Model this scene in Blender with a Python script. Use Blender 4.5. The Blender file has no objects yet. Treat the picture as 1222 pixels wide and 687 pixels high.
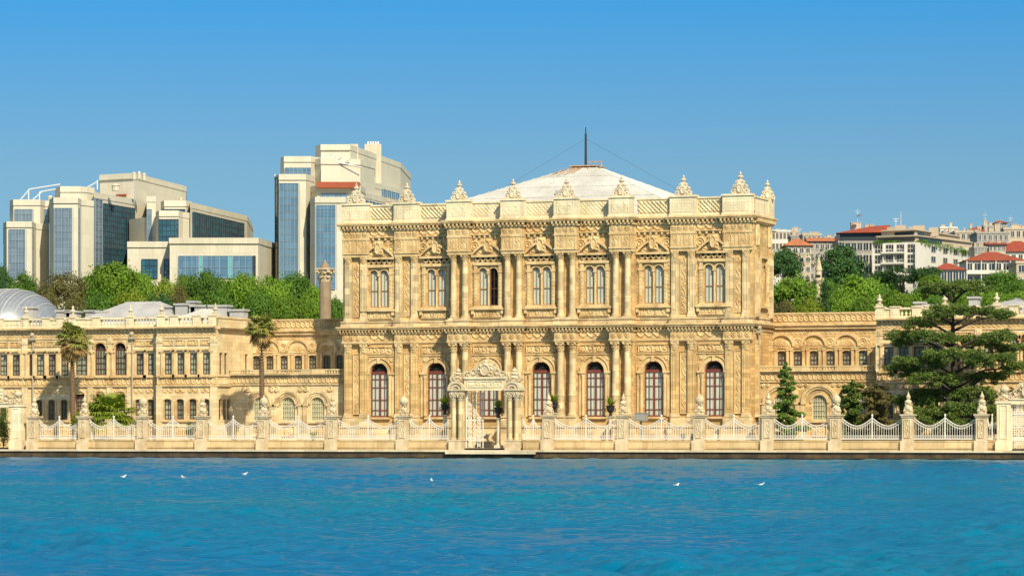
import bpy, math, random
import numpy as np
from mathutils import Vector, Matrix
R = math.radians
random.seed(7)
SC = bpy.context.scene
COL = SC.collection

# ------------------------------------------------------------------ camera, sky, sun, exposure
YAW = R(20); F = 4040.0; DIST = 342.0; H = 2.2; HY = 520.0
SN, CS = math.sin(YAW), math.cos(YAW)
CX, CY = DIST * SN, -DIST * CS
cam = bpy.data.cameras.new('camera'); camo = bpy.data.objects.new('camera', cam); COL.objects.link(camo)
cam.sensor_width = 36; cam.lens = 36 * F / 1222; cam.shift_y = (HY - 343.5) / 1222
cam.clip_start = 1; cam.clip_end = 9000
camo.location = (CX, CY, H); camo.rotation_euler = (R(90), 0, YAW)
SC.camera = camo

SUN_EL, SUN_AZ = R(40), R(41)            # azimuth measured from the facade normal (-Y) towards +X
sdir = Vector((math.sin(SUN_AZ) * math.cos(SUN_EL), -math.cos(SUN_AZ) * math.cos(SUN_EL), math.sin(SUN_EL)))
sun = bpy.data.lights.new('sun', 'SUN'); suno = bpy.data.objects.new('sun', sun); COL.objects.link(suno)
sun.energy = 3.8; sun.angle = R(0.5); sun.color = (1.0, 0.89, 0.70)
suno.rotation_euler = sdir.to_track_quat('Z', 'Y').to_euler(); suno.location = (60, -200, 200)

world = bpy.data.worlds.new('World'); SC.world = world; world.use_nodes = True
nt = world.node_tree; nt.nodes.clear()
wo = nt.nodes.new('ShaderNodeOutputWorld'); bg = nt.nodes.new('ShaderNodeBackground')
sky = nt.nodes.new('ShaderNodeTexSky'); sky.sky_type = 'NISHITA'; sky.sun_disc = False
sky.sun_elevation = SUN_EL; sky.sun_rotation = math.atan2(sdir.x, sdir.y)
sky.air_density = 1.0; sky.dust_density = 0.15; sky.ozone_density = 4.0; sky.altitude = 0
tc = nt.nodes.new('ShaderNodeTexCoord'); mp = nt.nodes.new('ShaderNodeMapping')
mp.inputs['Location'].default_value = (0, 0, 0.16)
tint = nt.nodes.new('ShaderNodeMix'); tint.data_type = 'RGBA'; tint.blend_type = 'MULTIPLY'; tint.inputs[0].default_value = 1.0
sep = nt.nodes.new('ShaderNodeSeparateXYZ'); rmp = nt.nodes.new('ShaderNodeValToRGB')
for i, (p, c) in enumerate(((0.0, (.86, .80, .55)), (.079, (.64, .80, .70)), (.128, (.24, .79, .94)), (.22, (.40, .80, .90)), (.45, (2.4, 1.9, 1.4)))):  # last stop: unseen zenith warmed and brightened as added fill for shaded stone
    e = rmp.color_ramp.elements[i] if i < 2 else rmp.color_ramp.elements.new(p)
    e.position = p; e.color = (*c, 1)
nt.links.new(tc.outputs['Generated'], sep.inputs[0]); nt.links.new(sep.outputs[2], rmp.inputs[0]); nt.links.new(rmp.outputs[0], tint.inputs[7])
nt.links.new(tc.outputs['Generated'], mp.inputs[0]); nt.links.new(mp.outputs[0], sky.inputs[0])
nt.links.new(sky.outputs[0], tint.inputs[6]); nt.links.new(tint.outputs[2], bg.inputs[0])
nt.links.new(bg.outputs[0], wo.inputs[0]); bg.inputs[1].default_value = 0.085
SC.view_settings.view_transform = 'Standard'; SC.view_settings.look = 'None'
SC.view_settings.gamma = 1; SC.view_settings.use_curve_mapping = False
SC.view_settings.exposure = 0.82

# ------------------------------------------------------------------ photo pixel -> real plane helpers
def T(px, d):
    u = (px - 611) / F
    return (d - CY) / (CS + u * SN)
def X(px, d):
    u = (px - 611) / F
    return CX + T(px, d) * (-SN + u * CS)
def Z(px, py, d): return H + T(px, d) * (HY - py) / F
def W(px, t):
    u = (px - 611) / F
    return (CX + t * (-SN + u * CS), CY + t * (CS + u * SN))
def ZT(py, t): return H + t * (HY - py) / F

# ------------------------------------------------------------------ materials
def mat(name, col, rough=0.8, var=0.0, vscale=1.0, col2=None, bump=0.0, bscale=8.0, metal=0.0, spec=0.3, joints=None, streak=0.0, trans=0.0, rnd=0.0, grime=None):
    m = bpy.data.materials.new(name); m.use_nodes = True
    n = m.node_tree.nodes; l = m.node_tree.links
    b = n['Principled BSDF']; b.inputs['Roughness'].default_value = rough; b.inputs['Metallic'].default_value = metal
    b.inputs['Specular IOR Level'].default_value = spec
    b.inputs['Base Color'].default_value = (*col, 1)
    geo = n.new('ShaderNodeNewGeometry')
    cur = None
    def mixc(fac, a, bb, mode='MIX'):
        x = n.new('ShaderNodeMix'); x.data_type = 'RGBA'; x.blend_type = mode
        if isinstance(fac, float): x.inputs[0].default_value = fac
        else: l.new(fac, x.inputs[0])
        for i, v in ((6, a), (7, bb)):
            if isinstance(v, tuple): x.inputs[i].default_value = (*v, 1)
            else: l.new(v, x.inputs[i])
        return x.outputs[2]
    def noise(scale, detail=5, vec=None, rough_=0.6):
        t = n.new('ShaderNodeTexNoise'); t.inputs['Scale'].default_value = scale; t.inputs['Detail'].default_value = detail
        t.inputs['Roughness'].default_value = rough_
        l.new(vec if vec else geo.outputs['Position'], t.inputs['Vector']); return t.outputs['Fac']
    def ramp(f, a, bb):
        r = n.new('ShaderNodeMapRange'); l.new(f, r.inputs[0]); r.inputs[1].default_value = a; r.inputs[2].default_value = bb
        return r.outputs[0]
    c2 = col2 if col2 else tuple(max(0, c * 0.6) for c in col)
    cur = tuple(col)
    if var > 0:
        f = ramp(noise(vscale), 0.42, 0.72)
        mm = n.new('ShaderNodeMath'); mm.operation = 'MULTIPLY'; l.new(f, mm.inputs[0]); mm.inputs[1].default_value = var
        cur = mixc(mm.outputs[0], cur, c2)
    if joints:
        sx = n.new('ShaderNodeSeparateXYZ'); l.new(geo.outputs['Position'], sx.inputs[0])
        ad = n.new('ShaderNodeMath'); ad.operation = 'ADD'; l.new(sx.outputs[0], ad.inputs[0]); l.new(sx.outputs[1], ad.inputs[1])
        cb = n.new('ShaderNodeCombineXYZ'); l.new(ad.outputs[0], cb.inputs[0]); l.new(sx.outputs[2], cb.inputs[1])
        bt = n.new('ShaderNodeTexBrick'); l.new(cb.outputs[0], bt.inputs['Vector'])
        bt.inputs['Scale'].default_value = 1.0; bt.inputs['Brick Width'].default_value = joints[0]; bt.inputs['Row Height'].default_value = joints[1]
        bt.inputs['Mortar Size'].default_value = joints[2]; bt.inputs['Color1'].default_value = (1.12, 1.1, 1.05, 1)
        bt.inputs['Color2'].default_value = (joints[3],) * 2 + (joints[3] * .94, 1); bt.inputs['Mortar'].default_value = (0.62, 0.57, 0.5, 1) if len(joints) < 5 else (joints[4],) * 3 + (1,)
        bt.inputs['Mortar Smooth'].default_value = 0.3
        cur = mixc(1.0, cur, bt.outputs['Color'], 'MULTIPLY')
    if streak > 0:
        mpp = n.new('ShaderNodeMapping'); l.new(geo.outputs['Position'], mpp.inputs[0]); mpp.inputs['Scale'].default_value = (2.2, 2.2, 0.16)
        f = ramp(noise(1.0, 4, mpp.outputs[0]), 0.52, 0.75)
        mm = n.new('ShaderNodeMath'); mm.operation = 'MULTIPLY'; l.new(f, mm.inputs[0]); mm.inputs[1].default_value = streak
        cur = mixc(mm.outputs[0], cur, grime if grime else tuple(c * k for c, k in zip(col, (0.5, 0.42, 0.35))))
    if rnd > 0:
        oi = n.new('ShaderNodeObjectInfo'); hs = n.new('ShaderNodeHueSaturation')
        r = n.new('ShaderNodeMapRange'); l.new(oi.outputs['Random'], r.inputs[0]); r.inputs[3].default_value = 1 - rnd; r.inputs[4].default_value = 1 + rnd
        l.new(r.outputs[0], hs.inputs['Value'])
        if isinstance(cur, tuple): hs.inputs['Color'].default_value = (*cur, 1)
        else: l.new(cur, hs.inputs['Color'])
        cur = hs.outputs[0]
    if not isinstance(cur, tuple): l.new(cur, b.inputs['Base Color'])
    if bump > 0:
        bp = n.new('ShaderNodeBump'); bp.inputs['Strength'].default_value = bump; bp.inputs['Distance'].default_value = 0.1
        l.new(noise(bscale, 6), bp.inputs['Height']); l.new(bp.outputs[0], b.inputs['Normal'])
    if trans > 0:
        tr = n.new('ShaderNodeBsdfTranslucent'); mx = n.new('ShaderNodeMixShader'); mx.inputs[0].default_value = trans
        if isinstance(cur, tuple): tr.inputs[0].default_value = (*cur, 1)
        else: l.new(cur, tr.inputs[0])
        l.new(b.outputs[0], mx.inputs[1]); l.new(tr.outputs[0], mx.inputs[2]); l.new(mx.outputs[0], n['Material Output'].inputs[0])
    return m

ST_A = (0.60, 0.42, 0.185); ST_G = (0.46, 0.275, 0.10)
M = {}
M['wall'] = mat('warm_limestone_wall', ST_A, .85, .75, .45, ST_G, .25, 9, joints=(1.1, .42, .014, .66), streak=.75, grime=(.27, .18, .09))
M['carved'] = mat('carved_limestone', (0.63, 0.465, 0.225), .85, .95, .8, (0.42, .25, .09), .5, 12, streak=.75, grime=(.28, .19, .10))
M['pale'] = mat('pale_marble', (0.67, 0.525, 0.295), .8, .75, .7, (0.50, .34, .16), .25, 10, joints=(1.0, .62, .010, .60), streak=.7, grime=(.34, .23, .12))
M['wing'] = mat('pale_plastered_stone', (0.66, 0.54, 0.33), .85, .7, .4, (0.52, .35, .15), .2, 9, joints=(1.3, .40, .012, .86), streak=.4)
M['rust'] = mat('coursed_limestone', (0.57, 0.385, 0.16), .85, .8, .5, (.43, .25, .09), .3, 9, joints=(1.4, .36, .03, .72), streak=.75, grime=(.28, .18, .085))
M['parapet'] = mat('white_parapet_stone', (0.70, 0.60, 0.40), .8, .6, .9, (0.52, .41, .23), .25, 10, joints=(1.5, .9, .012, .86), streak=.7, grime=(.33, .27, .18))
M['finial'] = mat('weathered_white_marble', (0.62, 0.53, 0.37), .8, .8, 1.6, (0.40, .31, .18), .3, 12)
M['pillar'] = mat('fence_pillar_marble', (0.57, 0.47, 0.30), .8, .8, 1.1, (0.38, .27, .13), .35, 10, streak=.5)
M['plinth'] = mat('honey_stone_plinth', (0.58, 0.44, 0.24), .85, .8, .6, (0.40, .27, .12), .3, 8, joints=(2.6, 1.1, .02, .8), streak=.6)
M['iron'] = mat('white_painted_iron', (0.68, 0.64, 0.54), .5, .4, 3, (0.5, .44, .33))
M['cedarwood'] = mat('dark_red_painted_wood', (0.17, 0.042, 0.025), .5, .4, 2)
M['brownwood'] = mat('brown_painted_wood', (0.13, 0.055, 0.03), .5, .4, 2)
M['darkwood'] = mat('dark_bronze_metal', (0.03, 0.028, 0.025), .5)
M['goldwood'] = mat('ochre_window_frame', (0.34, 0.19, 0.075), .5, .4, 2)
M['curtain'] = mat('white_net_curtain', (0.70, 0.68, 0.58), .95, .5, 1.2, (0.55, .55, .48))
M['blind'] = mat('grey_green_blind', (0.40, 0.43, 0.33), .95, .6, .9, (0.20, .23, .18), rnd=.35)
M['cream_blind'] = mat('cream_window_grille', (0.60, 0.55, 0.36), .9, .5, 1.5)
M['lead'] = mat('lead_roof_sheet', (0.40, 0.39, 0.36), .6, .7, .5, (0.26, .25, .23), .2, 3, metal=.0)
M['roofpale'] = mat('pale_lead_roof', (0.53, 0.51, 0.44), .6, .85, .35, (0.38, .36, .30), .2, 2, streak=.4, grime=(.36, .33, .27))
M['rust_stain'] = mat('rust_stained_lead', (0.36, 0.19, 0.08), .8, .8, 1.2, (0.55, .42, .27))
M['glassroof'] = mat('aluminium_glass_vault', (0.42, 0.44, 0.44), .3, .6, .6, (0.26, .28, .30), metal=.6)
M['pipe'] = mat('painted_downpipe', (0.36, 0.30, 0.2), .6)
M['conc'] = mat('cream_concrete_cladding', (0.51, 0.48, 0.39), .8, .5, .05, (0.50, .46, .34), joints=(3.3, 3.3, .04, 1.0, .88), streak=.2)
M['conc2'] = mat('weathered_cream_concrete', (0.50, 0.46, 0.36), .8, .6, .08, (0.44, .38, .27), joints=(2.2, 3.4, .05, .98, .85), streak=.3)
M['redband'] = mat('brick_red_fascia', (0.30, 0.07, 0.03), .7, .5, .2)
M['mullion'] = mat('grey_aluminium_mullion', (0.22, 0.27, 0.30), .5)
M['steel'] = mat('white_steel_mast', (0.6, 0.6, 0.58), .5)
M['tile'] = mat('red_clay_roof_tile', (0.34, 0.065, 0.03), .85, .8, .12, (0.24, .08, .045), joints=(.9, .5, .08, .8))
M['tile_orange'] = mat('orange_clay_roof_tile', (0.48, 0.17, 0.07), .85, .7, .12, (0.36, .14, .07), joints=(.9, .5, .08, .8))
M['aptwhite'] = mat('white_render', (0.60, 0.57, 0.49), .85, .4, .1, (0.5, .46, .37), streak=.3)
M['aptgrey'] = mat('grey_render', (0.33, 0.31, 0.27), .85, .5, .1, (0.22, .2, .17), streak=.3)
M['aptbeige'] = mat('beige_render', (0.46, 0.38, 0.27), .85, .5, .1, (0.33, .26, .18), streak=.3)
M['aptdark'] = mat('dark_glazing_band', (0.035, 0.04, 0.045), .3)
M['brickcol'] = mat('brown_granite_shaft', (0.30, 0.225, 0.14), .8, .7, 1.0, (0.19, .14, .085), .3, 6, streak=.4)
M['trunk'] = mat('grey_brown_bark', (0.10, 0.075, 0.05), .95, .6, 2)
M['palmtrunk'] = mat('fibrous_palm_trunk', (0.17, 0.11, 0.055), .95, .7, 3, (0.07, .045, .025), .6, 6)
M['cedartrunk'] = mat('dark_cedar_bark', (0.045, 0.032, 0.022), .95, .5, 2)
M['terracotta'] = mat('black_cast_urn', (0.02, 0.02, 0.02), .5)
M['gull'] = mat('white_gull_plumage', (0.78, 0.76, 0.72), .8, .3, 8, (0.5, .5, .5))
M['beak'] = mat('orange_beak', (0.6, 0.25, 0.03), .6)
M['greybox'] = mat('grey_metal_cabinet', (0.28, 0.28, 0.25), .6, .4, 3)
M['redpaint'] = mat('red_enamel', (0.5, 0.02, 0.01), .5)
M['greennet'] = mat('green_scaffold_net', (0.03, 0.30, 0.22), .9)
LF = {
 'bright': mat('bright_spring_leaves', (0.155, 0.27, 0.018), .7, .7, .5, (0.075, .155, .012), trans=.30, rnd=.18),
 'mid': mat('mid_green_leaves', (0.095, 0.195, 0.018), .7, .7, .5, (0.045, .11, .012), trans=.28, rnd=.2),
 'dark': mat('dark_green_leaves', (0.042, 0.105, 0.022), .7, .7, .4, (0.018, .045, .014), trans=.22, rnd=.2),
 'olive': mat('olive_brown_leaves', (0.14, 0.13, 0.035), .8, .7, .5, (0.06, .055, .022), trans=.25, rnd=.15),
 'yellow': mat('yellow_green_leaves', (0.22, 0.29, 0.02), .7, .7, .5, (0.12, .18, .015), trans=.3, rnd=.15),
 'cedar': mat('cedar_needles', (0.115, 0.165, 0.026), .8, .7, 1.2, (0.055, .10, .018), trans=.12),
 'conifer': mat('conifer_needles', (0.14, 0.23, 0.03), .8, .7, 1.5, (0.03, .07, .016), trans=.15),
 'rusty': mat('bronzed_conifer_needles', (0.17, 0.14, 0.04), .8, .7, 1.2, (0.04, .05, .018), trans=.15),
 'palm': mat('palm_frond_green', (0.27, 0.28, 0.05), .6, .7, 2, (0.07, .09, .018), trans=.2),
 'deadpalm': mat('dry_palm_frond', (0.45, 0.28, 0.09), .9, .7, 2, (0.17, .1, .035), trans=.15),
}
def glass_mat(name, tintc, rough=.05, clear=.75, mix2=None):
    m = bpy.data.materials.new(name); m.use_nodes = True; n = m.node_tree.nodes; l = m.node_tree.links
    b = n['Principled BSDF']; b.inputs['Base Color'].default_value = (*tintc, 1); b.inputs['Roughness'].default_value = rough
    b.inputs['Specular IOR Level'].default_value = .8
    if clear > 0:
        t = n.new('ShaderNodeBsdfTransparent'); t.inputs[0].default_value = (.9, .93, .9, 1); mx = n.new('ShaderNodeMixShader'); mx.inputs[0].default_value = clear
        l.new(b.outputs[0], mx.inputs[1]); l.new(t.outputs[0], mx.inputs[2]); l.new(mx.outputs[0], n['Material Output'].inputs[0])
    if mix2:
        g = n.new('ShaderNodeNewGeometry'); br = n.new('ShaderNodeTexBrick')
        sx = n.new('ShaderNodeSeparateXYZ'); l.new(g.outputs['Position'], sx.inputs[0])
        ad = n.new('ShaderNodeMath'); ad.operation = 'ADD'; l.new(sx.outputs[0], ad.inputs[0]); l.new(sx.outputs[1], ad.inputs[1])
        cb = n.new('ShaderNodeCombineXYZ'); l.new(ad.outputs[0], cb.inputs[0]); l.new(sx.outputs[2], cb.inputs[1])
        l.new(cb.outputs[0], br.inputs['Vector']); br.inputs['Scale'].default_value = 1
        br.inputs['Brick Width'].default_value = 1.9; br.inputs['Row Height'].default_value = 1.7; br.inputs['Mortar Size'].default_value = .05; br.offset = 0
        br.inputs['Color1'].default_value = (*tintc, 1); br.inputs['Color2'].default_value = (*mix2, 1); br.inputs['Mortar'].default_value = (.05, .07, .09, 1)
        br.inputs['Bias'].default_value = -.2
        l.new(br.outputs['Color'], b.inputs['Base Color'])
    return m
M['pane'] = glass_mat('old_window_glass', (0.02, 0.025, 0.03), .05, .88)
M['darkglass'] = glass_mat('dark_window_glass', (0.025, 0.03, 0.035), .08, 0)
M['towerglass'] = glass_mat('blue_curtain_wall_glass', (0.10, 0.19, 0.27), .18, 0, (0.06, .13, .20))
M['greyglass'] = glass_mat('grey_blue_bay_glass', (0.15, 0.20, 0.25), .2, 0, (0.10, .145, .19))
M['tealglass'] = glass_mat('dark_teal_glass', (0.012, 0.055, 0.085), .12, 0, (0.02, .11, .14))
M['aquaglass'] = glass_mat('aqua_strip_glass', (0.10, 0.36, 0.36), .2, 0)

# ------------------------------------------------------------------ object helpers
ORG = {}
def tag(o, label=None, cat=None, group=None, kind=None):
    if label: o['label'] = label
    if cat: o['category'] = cat
    if group: o['group'] = group
    if kind: o['kind'] = kind
    return o
def empty(name, loc, label, cat, group=None, rz=0):
    o = bpy.data.objects.new(name, None); COL.objects.link(o); o.location = loc; o.rotation_euler = (0, 0, rz)
    o.empty_display_size = .5
    return tag(o, label, cat, group)
def copy_tree(o, parent=None, loc=None, rz=None, label=None):
    c = o.copy(); COL.objects.link(c); c.parent = parent
    if loc is not None: c.location = loc
    if rz is not None: c.rotation_euler = (0, 0, rz)
    if label: c['label'] = label
    for ch in list(o.children): copy_tree(ch, c)
    return c

class MB:
    def __init__(s, M4=None): s.v = []; s.f = []; s.M = M4; s.smooth = False
    def add(s, vs, fs):
        b = len(s.v)
        if s.M is not None: vs = [tuple(s.M @ Vector(v)) for v in vs]
        s.v.extend(vs); s.f.extend([tuple(i + b for i in f) for f in fs]); return b
    def quad(s, a, b, c, d): s.add([a, b, c, d], [(0, 1, 2, 3)])
    def box(s, x0, x1, y0, y1, z0, z1):
        s.add([(x0, y0, z0), (x1, y0, z0), (x1, y1, z0), (x0, y1, z0), (x0, y0, z1), (x1, y0, z1), (x1, y1, z1), (x0, y1, z1)],
              [(0, 3, 2, 1), (4, 5, 6, 7), (0, 1, 5, 4), (1, 2, 6, 5), (2, 3, 7, 6), (3, 0, 4, 7)])
    def prism(s, pts, z0, z1, ztops=None):            # footprint polygon (x,y) counter-clockwise
        n = len(pts); zt = ztops if ztops else [z1] * n
        s.add([(p[0], p[1], z0) for p in pts] + [(p[0], p[1], zt[i]) for i, p in enumerate(pts)],
              [tuple(range(n - 1, -1, -1)), tuple(range(n, 2 * n))] + [(i, (i + 1) % n, n + (i + 1) % n, n + i) for i in range(n)])
    def extr(s, pts, y0, y1):                         # outline (x,z) extruded along y
        n = len(pts)
        s.add([(p[0], y0, p[1]) for p in pts] + [(p[0], y1, p[1]) for p in pts],
              [tuple(range(n)), tuple(range(2 * n - 1, n - 1, -1))] + [(i, n + i, n + (i + 1) % n, (i + 1) % n) for i in range(n)])
    def lathe(s, prof, cx, cy, n=12, z0=0, a0=0.0, a1=2 * math.pi):     # prof [(r,z)]
        full = abs(a1 - a0 - 2 * math.pi) < 1e-6
        k = n if full else n + 1; vs = []; fs = []
        for r, z in prof:
            for i in range(k):
                a = a0 + (a1 - a0) * i / n; vs.append((cx + r * math.cos(a), cy + r * math.sin(a), z0 + z))
        for j in range(len(prof) - 1):
            for i in range(n):
                i2 = (i + 1) % k
                fs.append((j * k + i, j * k + i2, (j + 1) * k + i2, (j + 1) * k + i))
        fs.append(tuple(range((len(prof) - 1) * k, len(prof) * k)))
        s.add(vs, fs)
    def tube(s, pts, r, n=5, r1=None):
        rings = []; P = [Vector(p) for p in pts]; vs = []; fs = []; m = len(P)
        for i, p in enumerate(P):
            d = (P[min(i + 1, m - 1)] - P[max(i - 1, 0)]).normalized()
            a = d.cross(Vector((0, 0, 1)));
            if a.length < 1e-3: a = Vector((1, 0, 0))
            a.normalize(); b = d.cross(a).normalized(); rr = r if r1 is None else r + (r1 - r) * i / (m - 1)
            for k in range(n):
                t = 2 * math.pi * k / n; vs.append(tuple(p + a * (rr * math.cos(t)) + b * (rr * math.sin(t))))
        for i in range(m - 1):
            for k in range(n):
                k2 = (k + 1) % n; fs.append((i * n + k, i * n + k2, (i + 1) * n + k2, (i + 1) * n + k))
        fs.append(tuple(range(n - 1, -1, -1))); fs.append(tuple(range((m - 1) * n, m * n)))
        s.add(vs, fs)
    def ball(s, c, r, n=8, sz=1.0):
        prof = [(max(.001, r * math.sin(math.pi * i / 6)), -r * sz * math.cos(math.pi * i / 6)) for i in range(7)]
        s.lathe(prof, c[0], c[1], n, c[2])
    def ring_arch(s, cx, zs, r0, r1, y0, y1, n=14, rise=1.0, a0=0.0, a1=math.pi):   # annular arch moulding
        vs = []; fs = []
        for i in range(n + 1):
            a = a0 + (a1 - a0) * i / n
            for r in (r0, r1):
                for y in (y0, y1): vs.append((cx + r * math.cos(a), y, zs + r * rise * math.sin(a)))
        for i in range(n):
            b = i * 4; c = b + 4
            fs += [(b, b + 2, c + 2, c), (b + 2, b + 3, c + 3, c + 2), (b + 3, b + 1, c + 1, c + 3), (b + 1, b, c, c + 1)]
        fs += [(0, 1, 3, 2), (n * 4, n * 4 + 2, n * 4 + 3, n * 4 + 1)]
        s.add(vs, fs)
    def relief(s, x0, x1, z0, z1, y, fn, depth=.12, res=.055):
        nx = max(3, int((x1 - x0) / res)); nz = max(3, int((z1 - z0) / res))
        xs = np.linspace(0, x1 - x0, nx); zs = np.linspace(0, z1 - z0, nz)
        U, V = np.meshgrid(xs, zs); Hh = fn(U, V, x1 - x0, z1 - z0)
        Hh[0, :] = Hh[-1, :] = 0; Hh[:, 0] = Hh[:, -1] = 0
        Yv = y - depth * Hh
        vs = np.stack([U + x0, Yv, V + z0], -1).reshape(-1, 3).tolist()
        i = np.arange(nz - 1)[:, None] * nx + np.arange(nx - 1)[None, :]
        fs = np.stack([i, i + 1, i + nx + 1, i + nx], -1).reshape(-1, 4).tolist()
        s.add([tuple(v) for v in vs], fs)
    def wall(s, x0, x1, z0, z1, y, ops=(), rev=.4, n=12):
        cur = x0
        def rect(a, b, c, d):
            if b - a > 1e-4 and d - c > 1e-4: s.quad((a, y, c), (b, y, c), (b, y, d), (a, y, d))
        for cx, w, zb, zt, rise in sorted(ops):
            a, b = cx - w / 2, cx + w / 2; rect(cur, a, z0, z1); rect(a, b, z0, zb); zs = zt - rise
            yr = y + rev
            s.quad((a, y, zb), (a, yr, zb), (a, yr, zs), (a, y, zs)); s.quad((b, y, zb), (b, y, zs), (b, yr, zs), (b, yr, zb))
            s.quad((a, y, zb), (b, y, zb), (b, yr, zb), (a, yr, zb))
            if rise < .02:
                rect(a, b, zt, z1); s.quad((a, y, zt), (a, yr, zt), (b, yr, zt), (b, y, zt))
            else:
                pr = None
                for i in range(n + 1):
                    t = math.pi * (1 - i / n); p = (cx + w / 2 * math.cos(t), zs + rise * math.sin(t))
                    if pr:
                        s.quad((pr[0], y, pr[1]), (p[0], y, p[1]), (p[0], y, z1), (pr[0], y, z1))
                        s.quad((pr[0], y, pr[1]), (pr[0], yr, pr[1]), (p[0], yr, p[1]), (p[0], y, p[1]))
                    pr = p
            cur = b
        rect(cur, x1, z0, z1)
    def build(s, name, m, parent=None, loc=None, smooth=False):
        me = bpy.data.meshes.new(name)
        og = ORG.get(parent.name, (0, 0, 0)) if parent else (loc or (0, 0, 0))
        if loc is not None and parent: og2 = loc
        vs = [(v[0] - og[0], v[1] - og[1], v[2] - og[2]) for v in s.v] if any(og) else s.v
        me.from_pydata(vs, [], s.f); me.materials.append(M[m] if isinstance(m, str) else m); me.update()
        if smooth:
            me.polygons.foreach_set('use_smooth', [True] * len(me.polygons))
        o = bpy.data.objects.new(name, me); COL.objects.link(o)
        if parent: o.parent = parent
        else: o.location = og
        ORG[o.name] = og
        return o
def wempty(name, loc, label, cat, group=None):
    o = empty(name, loc, label, cat, group); ORG[o.name] = tuple(loc); return o

# ------------------------------------------------------------------ carved pattern functions (real relief)
def sm(a): return np.clip(a, 0, 1)
def pat_scroll(U, V, w, h):
    p = h * 1.05; n = max(1, round(w / p)); p = w / n
    k = np.floor(U / p); lx = U - (k + .5) * p; lz = V - h / 2; sg = np.where(k % 2 == 0, 1., -1.); lz = lz * sg
    r = np.hypot(lx, lz); R0 = h * .42; ph = np.arctan2(lz, lx)
    sp = np.cos(ph - r / R0 * 7.0) * .5 + .5
    hgt = sm((1.12 - r / R0) * 5) * sm(sp * 1.7 - .25)
    hgt = np.maximum(hgt, sm(1.4 - r / (R0 * .28)))
    lf = sm((np.sin(U * 17 / h * .5 + V * 9 / h) * np.sin(V * 15 / h - U * 5 / h)) * 1.6 - .3) * sm((r / R0 - .95) * 6)
    return np.maximum(hgt, lf * .8)
def pat_rosettes(U, V, w, h):
    p = h * 1.0; n = max(1, round(w / p)); p = w / n
    lx = U - (np.floor(U / p) + .5) * p; lz = V - h / 2; r = np.hypot(lx, lz) / (h * .42); ph = np.arctan2(lz, lx)
    return np.maximum(sm((1 - r) * 5) * (.45 + .4 * np.cos(ph * 8)) * sm(r * 3), sm(1.5 - r * 4.5)) + sm(1 - abs(r - 1) * 9) * .6
def pat_guilloche(U, V, w, h):
    p = h * .72; n = max(1, round(w / p)); p = w / n; out = np.zeros_like(U)
    for s_ in (-1, 0, 1):
        lx = U - (np.floor(U / p) + .5 + s_) * p; r = np.hypot(lx, V - h / 2) / (h * .44)
        out = np.maximum(out, sm(1.3 - abs(r - .92) * 8))
        out = np.maximum(out, sm(1.3 - r * 6))
    return np.maximum(out, sm(1.5 - np.minimum(V, h - V) / h * 18))
def pat_lattice(U, V, w, h):
    a = (U + V) * 2 * math.pi / (h * .36); b = (U - V) * 2 * math.pi / (h * .36)
    return sm(np.maximum(np.cos(a), np.cos(b)) * 2.2 - 1.1)
def pat_cand(U, V, w, h):                     # vertical candelabra of leaves
    p = w * 1.5; n = max(1, round(h / p)); p = h / n
    k = np.floor(V / p); lz = V - (k + .5) * p; lx = U - w / 2; e = np.abs(lx)
    leaf = sm(1.2 - abs(e - w * .26 * (1 + .5 * np.cos(lz / p * 6.28))) / (w * .10))
    core = sm(1.3 - np.hypot(lx / (w * .16), lz / (p * .2)))
    vein = sm(np.sin(lz / p * 25 + e / w * 14) * 1.2 - .1) * sm((.42 * w - e) / (w * .05))
    return np.maximum(np.maximum(leaf, core), vein * .6) * sm((.46 * w - e) / (w * .04))
def pat_vine(U, V, w, h):
    p = w * .95; n = max(1, round(h / p)); p = h / n; k = np.floor(V / p); lz = V - (k + .5) * p; sg = np.where(k % 2 == 0, 1., -1.)
    lx = (U - w / 2) * sg; st = sm(1.3 - abs(lx - w * .2 * np.cos(lz / p * 3.14)) / (w * .07))
    r = np.hypot(lx + w * .12, lz) / (w * .26); ph = np.arctan2(lz, lx + w * .12)
    fl = sm((1.1 - r) * 4) * (.5 + .4 * np.cos(ph * 5)); lf = sm(np.sin(V * 23 / w + lx * 9 / w) * np.sin(lx * 20 / w) * 1.5 - .25) * .6
    return np.maximum(np.maximum(st, fl), lf) * sm((.46 * w - abs(U - w / 2)) / (w * .05))
def pat_swag(U, V, w, h):
    n = max(1, round(w / (h * 1.3))); p = w / n; lx = (U - (np.floor(U / p) + .5) * p) / p
    c = h * (.30 + 1.9 * lx * lx); g = sm(1.3 - abs(V - c) / (h * .15)) * (.7 + .3 * np.cos(U / h * 40))
    ro = np.hypot((abs(lx) - .5) * p, V - h * .75) / (h * .2)
    return np.maximum(g, sm(1.4 - ro))
def pat_shell(U, V, w, h):
    lx = U - w / 2; ph = np.arctan2(V + h * .05, lx); r = np.hypot(lx / (w * .5), (V + h * .05) / (h * 1.0))
    return sm((1 - r) * 8) * (.45 + .4 * np.cos(ph * 18)) + sm(1 - abs(r - .93) * 12) * .5
def pat_frame(inner, m=.13):
    def f(U, V, w, h):
        e = np.minimum(np.minimum(U, w - U), np.minimum(V, h - V))
        k = inner(U, V, w, h) * sm((e - m) / .04) * .8
        return np.maximum(k, sm(1.4 - abs(e - m * .5) / (m * .3)))
    return f

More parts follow.
